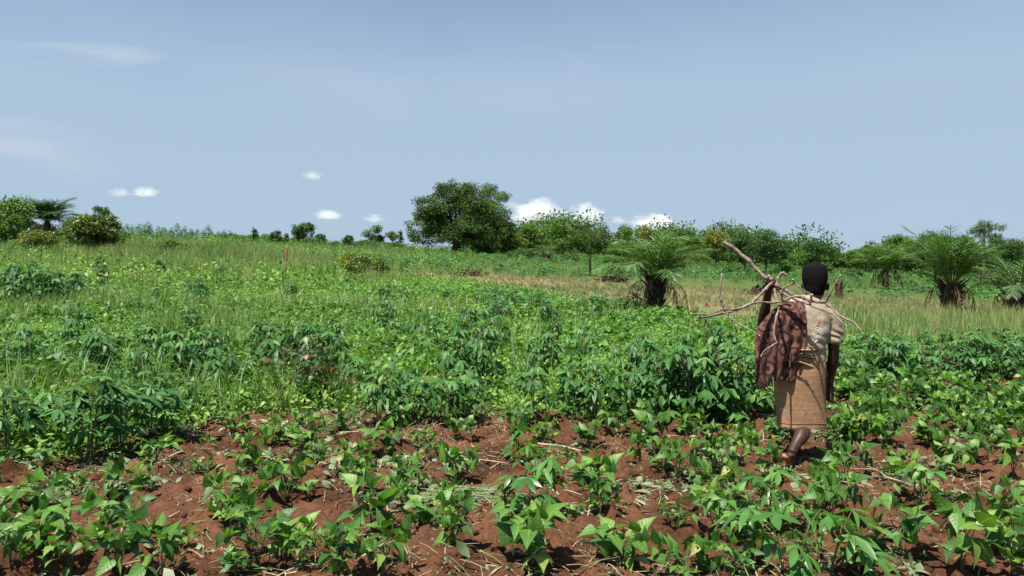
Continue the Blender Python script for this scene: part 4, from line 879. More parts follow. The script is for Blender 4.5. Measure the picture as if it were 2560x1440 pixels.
for n, (px, py, w, h, d, lab) in enumerate([(1335, 540, 140, 84, .10, 'largest white heap cloud touching the right side of the mango'), (1468, 546, 92, 74, .10, 'white cloud with a peaked top above the dark round tree'),
        (1546, 553, 40, 30, .07, 'small puff of cloud between the two wide white clouds'), (1636, 562, 120, 60, .10, 'wide low white cloud behind the young palm, rightmost of all'),
        (820, 540, 72, 38, .08, 'flat white cloud above the small round skyline tree'), (935, 549, 54, 28, .06, 'small white cloud above the thin pale-crowned tree'),
        (363, 483, 66, 34, .08, 'right one of two white puffs above the left skyline'), (298, 483, 54, 30, .045, 'left one of two white puffs above the left skyline'),
        (781, 441, 48, 32, .06, 'highest small white puff of cloud, alone in the sky')]):
    dist = 2200.0; m = dist / FL; me = cme.copy(); me.materials.append(cloud_mat(n + 1, d * .60))
    o = link('cloud', me); o.location = P(px, py, dist); o.scale = (w * m * .62, w * m * .5, h * m * .62); tag(o, lab, 'cloud', 'heap clouds low over the horizon')
# ------------------------------------------------------------------ the person
def solid(mb, name, mat, parent, voxel=.006, smooth=3, disp=None):
    """several closed lofts fused into one continuous skin"""
    me = mb.mesh(name + '_lofts'); o = bpy.data.objects.new(name + '_lofts', me); COL.objects.link(o)
    md = o.modifiers.new('fuse', 'REMESH'); md.mode = 'VOXEL'; md.voxel_size = voxel; md.use_smooth_shade = True
    if smooth: sm_ = o.modifiers.new('smooth', 'SMOOTH'); sm_.factor = .5; sm_.iterations = smooth
    dg = bpy.context.evaluated_depsgraph_get(); dg.update(); r = bpy.data.meshes.new_from_object(o.evaluated_get(dg)); r.name = name
    bpy.data.objects.remove(o); bpy.data.meshes.remove(me)
    r.materials.clear(); r.materials.append(mat)
    n = len(r.vertices); co = np.empty(n * 3, np.float32); r.vertices.foreach_get('co', co); co = co.reshape(-1, 3).astype(float)
    if disp is not None:
        no = np.empty(n * 3, np.float32); r.vertices.foreach_get('normal', no); co = co + no.reshape(-1, 3) * disp(co)[:, None]; r.vertices.foreach_set('co', co.astype(np.float32).ravel()); r.update()
    r.polygons.foreach_set('use_smooth', np.ones(len(r.polygons), bool))
    return link(name, r, parent), co
YP = 6.0; gy0 = float(gz(np.array([2.25]), np.array([YP]))[0])
person = thing('person', 'barefoot person in tan shirt and sackcloth skirt walking away with branches on one shoulder', 'person', (0, 0, 0))
base = Vector((2.25, YP, 0.0)); person.location = base
def Q(px, py, Y=YP): return np.array(P(px, py, Y) - base)
K = YP / FL
def rings(mb, rows, n=28, sub=4):
    """rows: (centre px, py, half width px, half depth m, Y)"""
    pts = [Q(c, v, y) for c, v, w, d, y in rows]; tube(mb, pts, [(w * K, d) for c, v, w, d, y in rows], n, .5, sub=sub)
Bd = MB()
rings(Bd, [(2003, 985, 46, .105, 6.02), (2003, 950, 54, .12, 6.01), (2006, 905, 46, .105, 6.0), (2012, 860, 44, .10, 6.0), (2018, 815, 53, .108, 6.0), (2021, 785, 58, .098, 6.0), (2024, 765, 50, .075, 6.01), (2029, 752, 28, .058, 6.02), (2033, 738, 19, .055, 6.03), (2036, 722, 19, .058, 6.04), (2036, 705, 18, .06, 6.05)])
# head: skull, jaw, ears, nose, lips, brow
rings(Bd, [(2037, 744, 12, .05, 6.09), (2037, 735, 21, .075, 6.075), (2037, 720, 25, .088, 6.06), (2037, 703, 27.5, .098, 6.05), (2037, 685, 27, .097, 6.05), (2037, 670, 21, .078, 6.055), (2037, 663, 11, .045, 6.06)], 20)
for s in (-1, 1):
    e = Q(2037 + s * 30.5, 717, 6.04); tube(Bd, [e + (0, -.004, -.028), e + (s * .004, -.008, -.005), e + (s * .006, -.006, .025)], [(.007, .012), (.010, .020), (.009, .017)], 8, .5, sub=2)
    tube(Bd, [Q(2037 + s * 8, 708, 6.145), Q(2037 + s * 16, 708, 6.135)], [.006, .006], 6, .5)     # eyelids
    tube(Bd, [Q(2037 + s * 5, 699, 6.148), Q(2037 + s * 19, 700, 6.13)], [.006, .005], 6, .5)      # brows
tube(Bd, [Q(2037, 704, 6.14), Q(2037, 714, 6.158), Q(2037, 721, 6.166)], [.006, .009, .014], 8, .5, sub=2)
tube(Bd, [Q(2029, 731, 6.148), Q(2037, 730, 6.158), Q(2045, 731, 6.148)], [.005, .008, .005], 8, .5, sub=2)
# arms
SL, EL, WL = Q(1965, 776, 6.0), Q(1906, 812, 6.06), Q(1922, 724, 5.90)
tube(Bd, [Q(1985, 782, 6.0), SL, (SL + EL) / 2 + (0, 0, -.006), EL], [.05, .056, .048, .040], 14, .5, sub=3)
tube(Bd, [EL + (0, .01, -.01), EL * .65 + WL * .35, EL * .2 + WL * .8, WL], [(.040, .040), (.043, .040), (.030, .026), (.027, .021)], 14, .5, sub=3)
SR, ER, WR = Q(2074, 786, 6.0), Q(2085, 880, 6.0), Q(2074, 958, 6.10)
tube(Bd, [Q(2055, 780, 6.0), SR, SR * .5 + ER * .5 + (.006, 0, 0), ER], [.05, .056, .050, .041], 14, .5, sub=3)
tube(Bd, [ER + (0, 0, .015), ER * .65 + WR * .35 + (.002, 0, 0), ER * .2 + WR * .8, WR], [.042, .042, .031, .026], 14, .5, sub=3)
# left hand: fist closed round the main branch
GA, GB = Q(1870, 654, 5.845), Q(1985, 738, 5.80); ax = nrm(GB - GA); C0 = Q(1926, 702, 5.835); ra = .016
side_ = nrm(np.cross(ax, np.array([0, -1., .25]))); fr = nrm(np.cross(side_, ax))
palmc = C0 - side_ * 0 + fr * (-(ra + .012))
wv = WL
pm = C0 + nrm(wv - C0) * .030
tube(Bd, [wv, wv * .45 + pm * .55, pm, C0 + nrm(wv - C0) * .018], [(.026, .021), (.036, .019), (.040, .018), (.036, .014)], 12, .5, side=tuple(ax), sub=3)
u1 = nrm((wv - C0) - ax * ((wv - C0) @ ax)); u2 = np.cross(ax, u1)
for k, (o_, ln, r_) in enumerate(((-.030, 4.4, .0088), (-.0105, 4.7, .0092), (.009, 4.6, .009), (.027, 4.0, .0078))):
    pts = [C0 + ax * o_ + (u1 * math.cos(t) + u2 * math.sin(t)) * (ra + r_ * .95) for t in np.linspace(-.25, ln, 7)]
    tube(Bd, pts, np.linspace(r_ * 1.08, r_ * .82, 7), 8, .5, sub=2)
th = [C0 + ax * (-.040 + .012 * q) + (u1 * math.cos(-t) + u2 * math.sin(-t)) * (ra + .011) for q, t in enumerate(np.linspace(.3, 2.4, 5))]
tube(Bd, th, [.012, .0115, .0105, .010, .0085], 8, .5, sub=2)
# right hand: hanging, fingers slightly curled
hd = nrm(Q(2070, 1000, 6.14) - WR); pn = np.array([-1., 0, 0]); wd = nrm(np.cross(hd, pn))
tube(Bd, [WR, WR + hd * .035, WR + hd * .075, WR + hd * .092], [(.016, .026), (.016, .038), (.016, .041), (.012, .038)], 12, .5, side=(1., 0, 0), sub=3)
for k, (o_, ln, r_) in enumerate(((-.029, .066, .0085), (-.010, .074, .009), (.009, .070, .0088), (.027, .054, .0076))):
    b0 = WR + hd * .085 + wd * o_; pts = [b0]; d = hd.copy()
    for q in range(4): d = nrm(d + pn * .28); pts.append(pts[-1] + d * ln / 4)
    tube(Bd, pts, np.linspace(r_ * 1.05, r_ * .8, 5), 8, .5, sub=2)
b0 = WR + hd * .03 + wd * -.030; tube(Bd, [b0, b0 + hd * .030 + wd * -.022, b0 + hd * .056 + wd * -.026 + pn * .008, b0 + hd * .075 + wd * -.020 + pn * .016], [.013, .0115, .010, .0082], 8, .5, sub=2)
# legs: the right one trails, heel lifted, sole to the camera; the left one is ahead
HPR, KNR, ANR = Q(2022, 985, 6.0), Q(2012, 1060, 5.97), Q(1979, 1132, 5.735)
tube(Bd, [HPR, HPR * .5 + KNR * .5, KNR], [.085, .075, .056], 16, .5, sub=3)
CF = KNR * .62 + ANR * .38 + np.array([.004, -.022, 0])
tube(Bd, [KNR + (0, 0, .02), KNR * .88 + ANR * .12 + (0, -.006, 0), CF, KNR * .28 + ANR * .72 + (0, -.006, 0), ANR], [.052, .052, .058, .039, .032], 16, .5, sub=3)
HE, BA, TO = Q(1966, 1141, 5.69), Q(1981, 1170, 5.77), Q(1987, 1174, 5.83)
tube(Bd, [ANR, ANR * .5 + BA * .5 + (.006, .028, .004), BA + (.004, .030, .010)], [.032, .032, .022], 12, .5, sub=3)
tube(Bd, [HE + (-.004, .002, .012), HE + (0, .012, 0), HE * .5 + BA * .5 + (.010, .020, -.002), BA + (0, .015, 0), BA * .6 + TO * .4 + (0, .012, .002)], [(.022, .022), (.031, .028), (.029, .020), (.040, .019), (.040, .014)], 14, .5, sub=3)
tdir = nrm(TO - BA); tsd = nrm(np.cross(tdir, (0, -.5, .9)))
for k, (o_, ln, r_) in enumerate(((-.030, .040, .0125), (-.011, .040, .0092), (.004, .036, .0086), (.018, .031, .008), (.031, .026, .0076))):
    b0 = BA * .6 + TO * .4 + tsd * o_ + (0, .012, 0); tube(Bd, [b0, b0 + tdir * ln * .5 + (0, 0, .002), b0 + tdir * ln + (0, .006, -.003)], [r_, r_, r_ * .8], 8, .5, sub=2)
HPL, KNL, ANL = Q(1984, 985, 6.04), Q(1986, 1058, 6.32), Q(1990, 1110, 6.44)
tube(Bd, [HPL, HPL * .5 + KNL * .5, KNL], [.085, .075, .056], 16, .5, sub=3)
ANL = np.array([Q(1990, 1100, 6.42)[0], .40, gy0 + .085])
tube(Bd, [KNL, KNL * .62 + ANL * .38 + (0, -.02, 0), KNL * .25 + ANL * .75, ANL], [.054, .057, .038, .033], 16, .5, sub=3)
fl = gy0 + .03
tube(Bd, [(ANL[0], ANL[1] - .045, fl), (ANL[0], ANL[1] + .0, fl + .012), (ANL[0] + .004, ANL[1] + .08, fl + .004), (ANL[0] + .006, ANL[1] + .15, fl - .006)], [(.024, .026), (.031, .034), (.038, .026), (.042, .016)], 14, .5, sub=3)
for k, (o_, ln, r_) in enumerate(((-.028, .045, .012), (-.009, .045, .009), (.006, .040, .0085), (.019, .034, .008), (.031, .028, .0075))):
    b0 = np.array([ANL[0] + .006 + o_, ANL[1] + .145, fl - .012]); tube(Bd, [b0, b0 + (0, ln * .5, .003), b0 + (0, ln, -.004)], [r_, r_, r_ * .8], 8, .5, sub=2)
def skin_mat():
    m, nt, b, out = mat_new('dark_skin'); a = nd(nt, 'ShaderNodeAttribute', attribute_name='sole')
    no = nd(nt, 'ShaderNodeTexNoise', {'Scale': 40.0, 'Detail': 4.0}); tc = nd(nt, 'ShaderNodeTexCoord'); nt.links.new(tc.outputs['Object'], no.inputs['Vector'])
    sk_ = ramp(nt, no.outputs[0], [(.3, (.030, .014, .009)), (.7, (.052, .025, .015))]); so = ramp(nt, no.outputs[0], [(.3, (.25, .105, .055)), (.7, (.36, .17, .09))])
    c = nd(nt, 'ShaderNodeMixRGB', {0: a.outputs['Fac'], 1: sk_.outputs[0], 2: so.outputs[0]}); nt.links.new(c.outputs[0], b.inputs['Base Color'])
    b.inputs['Roughness'].default_value = .5; b.inputs['Specular IOR Level'].default_value = .35; return m
body, co = solid(Bd, 'body', skin_mat(), person, .0052, 3)
sole = np.zeros(len(co))
sn = nrm(np.cross(nrm(BA - HE), tsd)); sn = sn if sn[1] < 0 else -sn
dpl = (co - (HE + BA) / 2 - (0, .014, 0)) @ sn; alongf = ((co - HE) @ nrm(BA - HE)) / np.linalg.norm(BA - HE)
inf = (alongf > -.55) & (alongf < 1.8) & (np.abs((co - (HE + BA) / 2) @ tsd) < .06) & (co[:, 1] < .12) & (co[:, 2] < HE[2] + .035)
sole = np.where(inf, sst(-.004, .010, dpl), 0.)
a = body.data.attributes.new('sole', 'FLOAT', 'POINT'); a.data.foreach_set('value', sole.astype(np.float32))
# hair: short, close cap
Hm = MB(); rings(Hm, [(2036, 738, 16, .045, 6.020), (2036.5, 728, 22, .070, 6.022), (2037, 715, 25.5, .092, 6.032), (2037, 700, 29.5, .103, 6.04), (2037, 684, 30, .104, 6.042), (2037, 669, 27.5, .094, 6.05), (2037, 661, 20, .072, 6.052), (2037, 658, 11, .04, 6.052)], 24)
def hair_mat():
    m, nt, b, out = mat_new('black_hair'); b.inputs['Base Color'].default_value = (.0055, .005, .0055, 1); b.inputs['Roughness'].default_value = .9; b.inputs['Specular IOR Level'].default_value = .1
    tc = nd(nt, 'ShaderNodeTexCoord'); v = nd(nt, 'ShaderNodeTexVoronoi', {'Vector': tc.outputs['Object'], 'Scale': 260.0}); bp = nd(nt, 'ShaderNodeBump', {'Height': v.outputs['Distance'], 'Strength': .6, 'Distance': .003}); nt.links.new(bp.outputs[0], b.inputs['Normal']); return m
solid(Hm, 'hair', hair_mat(), person, .005, 2, lambda c: .0022 * (vn(c[:, 0] * 260 + c[:, 1] * 190, c[:, 2] * 260 - c[:, 1] * 170, 5) - .3))

def cloth_mat(name, cols, scale=60., stretch=(1, 1, 1), weave=0., rough=.9, extra=None):
    m, nt, b, out = mat_new(name); tc = nd(nt, 'ShaderNodeTexCoord'); mp = nd(nt, 'ShaderNodeMapping', {0: tc.outputs['Object'], 'Scale': stretch})
    no = nd(nt, 'ShaderNodeTexNoise', {'Vector': mp.outputs[0], 'Scale': scale, 'Detail': 6.0, 'Roughness': .65})
    no2 = nd(nt, 'ShaderNodeTexNoise', {'Vector': tc.outputs['Object'], 'Scale': 7.0, 'Detail': 4.0})
    mixf = nd(nt, 'ShaderNodeMath', {0: no.outputs[0], 1: no2.outputs[0]}, operation='ADD'); half = nd(nt, 'ShaderNodeMath', {0: mixf.outputs[0], 1: .5}, operation='MULTIPLY')
    c = ramp(nt, half.outputs[0], [(.34 + .32 * i / max(len(cols) - 1, 1), q) for i, q in enumerate(cols)]).outputs[0]
    if extra: c = extra(nt, tc, c)
    nt.links.new(c, b.inputs['Base Color']); b.inputs['Roughness'].default_value = rough; b.inputs['Specular IOR Level'].default_value = .15
    hsrc = no.outputs[0]
    if weave:
        w1 = nd(nt, 'ShaderNodeTexWave', {'Vector': tc.outputs['Object'], 'Scale': weave, 'Distortion': .6}, wave_type='BANDS', bands_direction='X'); w2 = nd(nt, 'ShaderNodeTexWave', {'Vector': tc.outputs['Object'], 'Scale': weave, 'Distortion': .6}, wave_type='BANDS', bands_direction='Z')
        hsrc = nd(nt, 'ShaderNodeMath', {0: w1.outputs['Fac'], 1: w2.outputs['Fac']}, operation='ADD').outputs[0]
    bp = nd(nt, 'ShaderNodeBump', {'Height': hsrc, 'Strength': .5, 'Distance': .003}); nt.links.new(bp.outputs[0], b.inputs['Normal']); return m
# shirt
Sh = MB()
rings(Sh, [(2008, 905, 50, .135, 6.0), (2010, 885, 48, .13, 6.0), (2013, 860, 47, .128, 6.0), (2018, 825, 55, .130, 6.0), (2021, 798, 60, .122, 6.0), (2023, 778, 62, .105, 6.0), (2026, 762, 50, .086, 6.01), (2030, 751, 30, .068, 6.02)], 32)
tube(Sh, [Q(2048, 784, 6.0), Q(2074, 790, 6.0), Q(2084, 820, 5.995), Q(2085, 854, 5.995)], [(.055, .062), (.066, .07), (.063, .068), (.061, .066)], 18, .5, sub=4)
tube(Sh, [Q(1992, 784, 6.0), Q(1965, 782, 6.0), Q(1945, 795, 6.02)], [(.055, .062), (.064, .066), (.058, .06)], 18, .5, sub=4)
def shirt_fold(c):
    x, z = c[:, 0], c[:, 2]; sl = np.clip((x - .21) / .05, 0, 1)
    a = np.sin((z * 1.0 + x * .55) * 95 + 4 * vn(x * 14, z * 14, 3)) * .0045 * sl * sst(1.12, 1.05, -z * 0 + z)
    w = .014 * (fbm(x * 16 + z * 9, z * 12 - x * 6, 8, 3) - .5) + .006 * np.abs(np.sin((z + x * .7) * 42 + 5 * vn(x * 9, z * 9, 6))) * sst(1.16, .98, z)
    return a + w
shirt, _ = solid(Sh, 'shirt', cloth_mat('tan_cotton', [(.20, .165, .115), (.30, .25, .18), (.40, .34, .26)], 24., (1, 1, 1), 0), person, .0065, 2, shirt_fold)
bvh = BVHTree.FromPolygons([v.co[:] for v in shirt.data.vertices], [p.vertices[:] for p in shirt.data.polygons])
M['print'] = cloth_mat('white_print', [(.62, .60, .55), (.74, .72, .66)], 120.); M['redprint'] = cloth_mat('red_print', [(.32, .05, .03), (.42, .09, .06)], 120.)
def project(me, off=.0022):
    for v in me.vertices:
        h = bvh.ray_cast(Vector((v.co.x, -1.0, v.co.z)), Vector((0, 1, 0)))
        v.co.y = (h[0].y if h[0] else v.co.y) - off
def lettering(txt, px, py, hpx, tilt=0.):
    cu = bpy.data.curves.new('text', 'FONT'); cu.body = txt; cu.size = hpx * K / .70; cu.align_x = 'CENTER'; cu.resolution_u = 3; cu.offset = .0004
    o = bpy.data.objects.new('text', cu); COL.objects.link(o); dg = bpy.context.evaluated_depsgraph_get(); dg.update(); me = bpy.data.meshes.new_from_object(o.evaluated_get(dg)); bpy.data.objects.remove(o)
    c = Q(px, py, 6.0); ct_, st_ = math.cos(tilt), math.sin(tilt)
    for v in me.vertices: x, y = v.co.x, v.co.y; v.co = Vector((c[0] + x * ct_ - y * st_, 0, c[2] + x * st_ + y * ct_))
    bm = bmesh.new(); bm.from_mesh(me); bmesh.ops.triangulate(bm, faces=bm.faces); bmesh.ops.subdivide_edges(bm, edges=[e for e in bm.edges if e.calc_length() > .006], cuts=1); bm.to_mesh(me); bm.free()
    project(me); me.materials.append(M['print']); link('lettering', me, shirt)
for tx, x, y, h in (('ON', 2031, 823, 8), ('DOO', 2030, 833, 8), ('UIU', 2028, 842, 8)): lettering(tx, x, y, h, .03)
bm = bmesh.new(); vs = [bm.verts.new(Q(*q)) for q in ((2024, 812), (2028, 806), (2033, 797), (2034, 803), (2031, 811), (2026, 814))]; bm.faces.new(vs); bmesh.ops.triangulate(bm, faces=bm.faces); me = bpy.data.meshes.new('mark'); bm.to_mesh(me); bm.free(); project(me); me.materials.append(M['redprint']); link('printed_mark', me, shirt)
bm = bmesh.new(); vs = [bm.verts.new(Q(*q)) for q in ((2021, 847), (2027, 844), (2029, 848), (2024, 852), (2019, 853))]; bm.faces.new(vs); bmesh.ops.triangulate(bm, faces=bm.faces); me = bpy.data.meshes.new('mark'); bm.to_mesh(me); bm.free(); project(me); me.materials.append(M['print']); link('printed_mark', me, shirt)
# skirt: one open wrap of sackcloth, double-walled, with soft folds
def skirt_surface(rows, nseg=96, fold=.017, sd=0, fr=7):
    rows = catmull(np.array([(*Q(c, v, y), w * K, d) for c, v, w, d, y in rows]), 6); n = len(rows); th_ = np.linspace(0, 2 * math.pi, nseg, endpoint=False); V = []
    for k, r in enumerate(rows):
        t = k / (n - 1); f = 1 + (fold * (.25 + .9 * t)) * np.sin(fr * th_ + 2.2 * np.sin(th_ * 2 + sd) + t * .8) * 6 * .16 + .05 * fold * 10 * (vn(th_ * 3 + 9, np.full_like(th_, t * 3), sd) - .5)
        V.append(np.stack([r[0] + r[3] * f * np.cos(th_), r[1] + r[4] * f * np.sin(th_), np.full(nseg, r[2]) + .006 * np.sin(th_ * 3 + sd) * (t > .98)], -1))
    outer = np.array(V); ctr = rows[:, None, :3]; inner = ctr + (outer - ctr) * np.array([.965, .965, 1.0]); allr = np.concatenate([outer, inner[::-1]]); m = len(allr); V = allr.reshape(-1, 3)
    i = np.arange(m - 1)[:, None] * nseg; j = np.arange(nseg)[None]; j2 = (j + 1) % nseg
    return V, np.stack([i + j, i + nseg + j, i + nseg + j2, i + j2], -1).reshape(-1, 4), outer
Sk = MB(); V, F, outer = skirt_surface([(2008, 872, 46, .128, 6.0), (2007, 890, 51, .138, 6.0), (2003, 920, 59, .150, 6.0), (1999, 950, 62, .154, 6.0), (2000, 985, 61, .150, 6.0), (2002, 1020, 60, .145, 6.0), (2004, 1050, 59.5, .142, 6.0), (2004, 1064, 59.5, .142, 6.0)])
Sk.add(V, F)
def streak(nt, tc, c):
    mp = nd(nt, 'ShaderNodeMapping', {0: tc.outputs['Object'], 'Scale': (2.2, 2.2, 60.0)}); no = nd(nt, 'ShaderNodeTexNoise', {'Vector': mp.outputs[0], 'Scale': 2.0, 'Detail': 5.0})
    f = nd(nt, 'ShaderNodeMapRange', {0: no.outputs[0], 1: .3, 2: .7, 3: .78, 4: 1.16}); return nd(nt, 'ShaderNodeVectorMath', {0: c, 1: f.outputs[0]}, operation='MULTIPLY').outputs[0]
skirt = Sk.build('skirt', cloth_mat('sackcloth', [(.25, .135, .068), (.36, .205, .110), (.45, .285, .165)], 40., (1, 1, 1), 220., extra=streak), person)
Fr = MB(); hem = outer[-1]; ghem = np.random.default_rng(4)
for k in range(0, 96):
    for q in range(3):
        p0 = hem[k] + (hem[(k + 1) % 96] - hem[k]) * q / 3; p0 = p0 * (.99, .99, 1) + (0, 0, .004); tube(Fr, [p0, p0 + (ghem.normal() * .003, ghem.normal() * .003, -ghem.uniform(.004, .020))], [.0016, .0009], 4, .5, cap=False)
Fr.build('fringe', M['stick'], skirt)
Hb = MB(); tube(Hb, [q * (1.006, 1.006, 1) + (0, 0, .040) for q in np.vstack([hem, hem[:1]])], [.0022] * 97, 5, .5, cap=False); Hb.build('hem_seam', skirt.data.materials[0], skirt)
# twisted waist cloth: bands of folds running diagonally across the small of the back
Wb = MB(); gw = np.random.default_rng(6)
for k in range(9):
    z0 = 871 + 3.6 * k; z1 = 868 + 7.5 * k if k < 7 else 905 + 4 * k; pts = []
    for t in np.linspace(-.3, math.pi + .45, 18):
        x = 2009 - 54 * math.cos(t) * (1 + .03 * math.sin(k)); f = (1 - math.cos(min(max(t, 0), math.pi))) / 2; v = z0 + (z1 - z0) * f ** 1.6
        pts.append(Q(x, v, 6.0 - (.149 + .008 * math.sin(k * 2.1)) * math.sin(t)))
    tube(Wb, pts, [(.006 + .002 * (k % 2), .008 + .002 * (k % 3))] * 18, 8, .5, sub=2)
Wb.build('waist_cloth', cloth_mat('striped_waist_cloth', [(.12, .075, .04), (.25, .165, .09), (.38, .29, .18)], 22., (1, 1, 4)), person)
# second wrap showing below the right hand, and the cloth over the shoulder: the same printed cotton
def rings_pattern(nt, tc, c):
    v = nd(nt, 'ShaderNodeTexVoronoi', {'Vector': tc.outputs['Object'], 'Scale': 9.0, 'Randomness': .65}); d = v.outputs['Distance']
    s = nd(nt, 'ShaderNodeMath', {0: d, 1: 17.0}, operation='MULTIPLY'); s = nd(nt, 'ShaderNodeMath', {0: s.outputs[0]}, operation='SINE')
    a = nd(nt, 'ShaderNodeMapRange', {0: s.outputs[0], 1: .35, 2: .55, 3: 0.0, 4: 1.0})
    w = nd(nt, 'ShaderNodeTexWave', {'Vector': tc.outputs['Object'], 'Scale': 5.0, 'Distortion': 7.0, 'Detail': 2.0}); wl = nd(nt, 'ShaderNodeMapRange', {0: w.outputs['Fac'], 1: .80, 2: .90, 3: 0.0, 4: .85})
    f = nd(nt, 'ShaderNodeMath', {0: a.outputs[0], 1: wl.outputs[0]}, operation='MAXIMUM'); f2 = nd(nt, 'ShaderNodeMath', {0: f.outputs[0], 1: .9}, operation='MULTIPLY')
    return nd(nt, 'ShaderNodeMixRGB', {0: f2.outputs[0], 1: c, 2: (.022, .012, .012, 1)}).outputs[0]
M['printed'] = cloth_mat('printed_cotton', [(.080, .036, .027), (.130, .060, .043), (.19, .096, .068)], 30., extra=rings_pattern)
Wr = MB(); nu, nv = 18, 22; V = []
for j_ in range(nv):
    for i_ in range(nu):
        s, t = i_ / (nu - 1), j_ / (nv - 1); x = 2052 + s * (30 - 0 * t) + 4 * t; v = 905 + t * (105 - 14 * (1 - s)); V.append(Q(x, v, 6.0 + .05 * s + .016 * math.sin(s * 13 + t * 2) + .012 * t))
i = np.arange(nv - 1)[:, None] * nu; j = np.arange(nu - 1)[None]; Fq = np.stack([i + j, i + nu + j, i + nu + j + 1, i + j + 1], -1).reshape(-1, 4); Wr.add(V, Fq)
wr = Wr.build('underskirt', M['printed'], person); md = wr.modifiers.new('thick', 'SOLIDIFY'); md.thickness = .004
# shoulder cloth
nu, nv = 64, 72; V = []; gq = np.random.default_rng(9)
tl = np.linspace(0, 1, nv)
Lx = np.interp(tl, [0, .10, .22, .36, .48, .62, 1], [1958, 1938, 1915, 1896, 1889, 1888, 1892]); Lv = np.interp(tl, [0, .10, .22, .36, .48, .62, 1], [757, 770, 792, 818, 845, 880, 967])
Rx = np.interp(tl, [0, .10, .22, .5, .75, 1], [2006, 2014, 2016, 2017, 2010, 2000]); Rv = np.interp(tl, [0, .10, .22, .5, .75, 1], [750, 768, 795, 850, 900, 946])
fr_ = np.linspace(0, 1, nu)
front = 10
for j_ in range(-front, nv):
    for i_ in range(nu):
        s = fr_[i_]
        if j_ < 0:       # over the shoulder and down the chest
            a = -j_ / front; x = (1958 + 4 * a) * (1 - s) + (2006 - 4 * a) * s; v = 755 - 9 * math.sin(a * math.pi * .6) * (.6 + .4 * s) + max(0, a - .5) * 70; y = 5.955 + .16 * a
            V.append(Q(x, v, y + .006 * math.sin(s * 20))); continue
        t = tl[j_]; x = Lx[j_] * (1 - s) + Rx[j_] * s; v = Lv[j_] * (1 - s) + Rv[j_] * s
        bot = 22 * sst(.30, .36, s) * (1 - sst(.36, .42, s)) - 6 * np.sin(s * 9)
        v += bot * t ** 6 * -1.0
        env = min(1, t * 3.2); body_y = 5.955 - .10 * min(1, t * 6) ** .7 - .025 * min(1, t * 2)
        elbow = .10 * math.exp(-((s - .05) / .22) ** 2) * math.exp(-((t - .33) / .28) ** 2)
        ph = s * 26 + 2.0 * float(vn(np.array([s * 4]), np.array([t * 2.2]), 4)[0]) + 1.5 * t
        y = body_y + elbow * .35 + env * (.006 + .008 * t) * math.sin(ph) + .030 * env * (float(vn(np.array([s * 5.0 - t * 1.5]), np.array([t * 2.6 + s]), 19)[0]) - .5) + .018 * (float(vn(np.array([s * 6 + t * 3]), np.array([t * 7]), 9)[0]) - .5) * env + .03 * s * t
        V.append(Q(x + 2.0 * env * math.cos(ph), v, y))
nv2 = nv + front; i = np.arange(nv2 - 1)[:, None] * nu; j = np.arange(nu - 1)[None]
Fq = np.stack([i + j, i + nu + j, i + nu + j + 1, i + j + 1], -1).reshape(-1, 4); Cl = MB(); Cl.add(V, Fq)
cl_o = Cl.build('shoulder_cloth', M['printed']); cl_o.location = base; tag(cl_o, "reddish brown cloth with dark ring print draped over the person's left shoulder", 'cloth')
md = cl_o.modifiers.new('thick', 'SOLIDIFY'); md.thickness = .004

# ------------------------------------------------------------------ the branches carried on the shoulder (points in a 4.5x enlargement from 1700, 580)
def ZP(x, y, Y): return Q(1700 + x / 4.5, 580 + y / 4.5, Y)
def branch(label, limbs):
    o = thing('cut_branch', label, 'branch', base, 0, 'cut branches carried by the person'); first = True
    for pts, r0, r1 in limbs:
        S = MB(); p = [ZP(*q) for q in pts]; n = len(p); pf = catmull(np.array(p), 4); m = len(pf); r = np.linspace(r0, r1, m) * .88; gk = np.random.default_rng(int(pts[0][0]) + 7)
        r = r * (1 + .10 * gk.normal(size=m)); pf = pf + gk.normal(size=pf.shape) * r[:, None] * .18
        for k in range(3, m - 2, max(4, m // 7)): r[k] *= 1.35
        tube(S, pf, r, 9, .5, sub=2, side=(.3, .5, .8)); S.build('limb' if first else 'twig', M['carried'], o); first = False
        E = MB(); d = nrm(pf[-1] - pf[-2]); tube(E, [pf[-1], pf[-1] + d * (r1 * .7 + .0015)], [r1 * .98, r1 * .95], 8, .5)
        if r1 < .0075: E.build('cut_end', M['cutwood'], o)
    return o
M['carried'] = wood_mat('carried_branch_bark', [(.09, .06, .045), (.20, .145, .115), (.35, .275, .225)], 34., .8, .7, dist=.004); M['cutwood'] = wood_mat('cut_wood', [(.42, .40, .22), (.55, .52, .32)], 60.)
branch('longest branch, its thick end pointing up and left above the grass', [
    ([(490, 115, 5.95), (610, 190, 5.93), (780, 330, 5.90), (930, 490, 5.86), (1040, 575, 5.83), (1160, 640, 5.81), (1290, 715, 5.78), (1400, 745, 5.75), (1475, 775, 5.73), (1560, 785, 5.72), (1640, 785, 5.71)], .0165, .013),
    ([(1640, 787, 5.71), (1690, 690, 5.66), (1740, 600, 5.63), (1802, 492, 5.60)], .008, .0062),
    ([(1640, 787, 5.71), (1700, 850, 5.66), (1770, 915, 5.60), (1850, 970, 5.54), (1960, 1020, 5.47), (2010, 1080, 5.43), (2058, 1137, 5.40)], .0095, .005),
    ([(1480, 775, 5.73), (1478, 720, 5.70), (1490, 705, 5.69)], .009, .007),
    ([(1478, 780, 5.73), (1472, 830, 5.69), (1500, 910, 5.62), (1520, 985, 5.56), (1527, 1052, 5.52)], .007, .0042)])
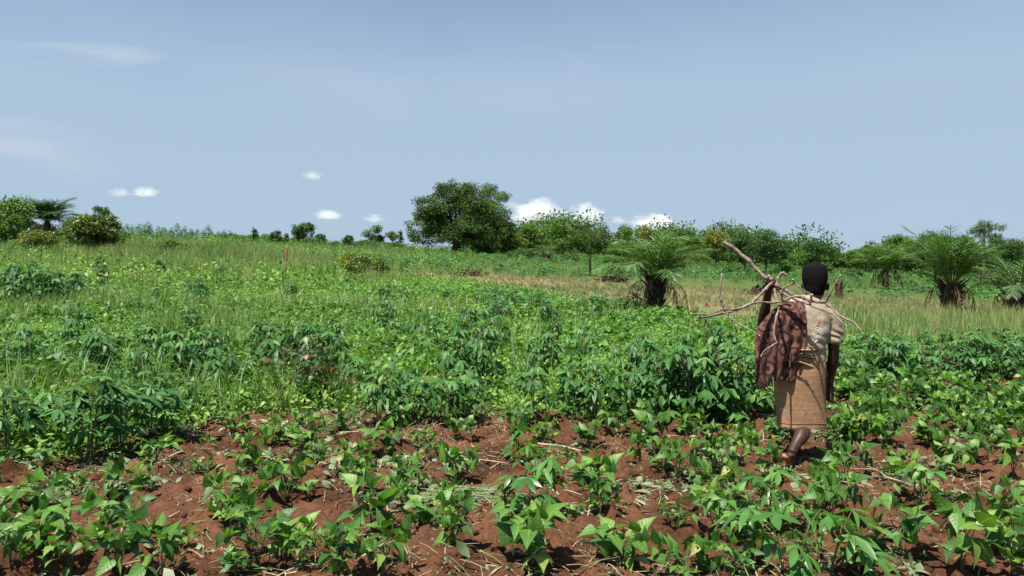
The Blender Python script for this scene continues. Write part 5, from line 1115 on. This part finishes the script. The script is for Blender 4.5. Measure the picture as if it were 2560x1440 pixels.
branch('forked branch from the fist sloping down to the left, with a tall upright twig', [
    ([(1045, 560, 5.80), (940, 665, 5.76), (825, 775, 5.70), (715, 845, 5.62), (600, 885, 5.55), (545, 905, 5.50), (440, 922, 5.44), (330, 945, 5.40), (170, 992, 5.34)], .0125, .0065),
    ([(515, 910, 5.49), (490, 850, 5.48), (458, 740, 5.48), (455, 610, 5.48), (468, 482, 5.49)], .0085, .0068),
    ([(520, 900, 5.49), (575, 975, 5.45), (690, 1050, 5.40), (800, 1105, 5.36), (892, 1162, 5.31)], .0075, .0042),
    ([(690, 1050, 5.40), (672, 1085, 5.39), (655, 1112, 5.38)], .0035, .0028),
    ([(1045, 560, 5.80), (1020, 520, 5.80), (1008, 492, 5.80)], .016, .013)])
branch('branch lying level across the back, arching up to the right of the fist', [
    ([(1470, 790, 5.68), (1370, 735, 5.68), (1260, 728, 5.68), (1180, 768, 5.67), (1085, 792, 5.66), (930, 790, 5.63), (820, 800, 5.58), (690, 855, 5.52), (580, 872, 5.47), (500, 868, 5.44), (420, 890, 5.41), (300, 928, 5.37), (132, 918, 5.32)], .0105, .0062),
    ([(1145, 770, 5.67), (1150, 670, 5.63), (1200, 612, 5.60), (1274, 574, 5.57), (1270, 538, 5.56)], .0085, .007),
    ([(1276, 578, 5.57), (1340, 625, 5.56), (1400, 662, 5.56), (1462, 692, 5.55)], .0048, .004)])
branch('thinner branch hanging straight down the back from the fist', [
    ([(1062, 640, 5.80), (1082, 740, 5.74), (1112, 835, 5.68), (1078, 980, 5.62), (1055, 1130, 5.58), (1085, 1245, 5.55)], .0095, .0065),
    ([(1085, 1245, 5.55), (1020, 1290, 5.50), (955, 1330, 5.47), (912, 1392, 5.44)], .0062, .004)])
branch('short hooked branch sticking up beside the fist', [
    ([(1052, 640, 5.84), (1085, 590, 5.84), (1110, 505, 5.84), (1150, 462, 5.83), (1192, 478, 5.82)], .0115, .0115)])
branch("dark branch running under the others down over the person's right shoulder", [
    ([(1055, 630, 5.84), (1160, 690, 5.81), (1290, 755, 5.77), (1420, 800, 5.72), (1500, 838, 5.67), (1640, 890, 5.60), (1720, 922, 5.55), (1800, 1000, 5.50), (1872, 1057, 5.46)], .0125, .0045)])
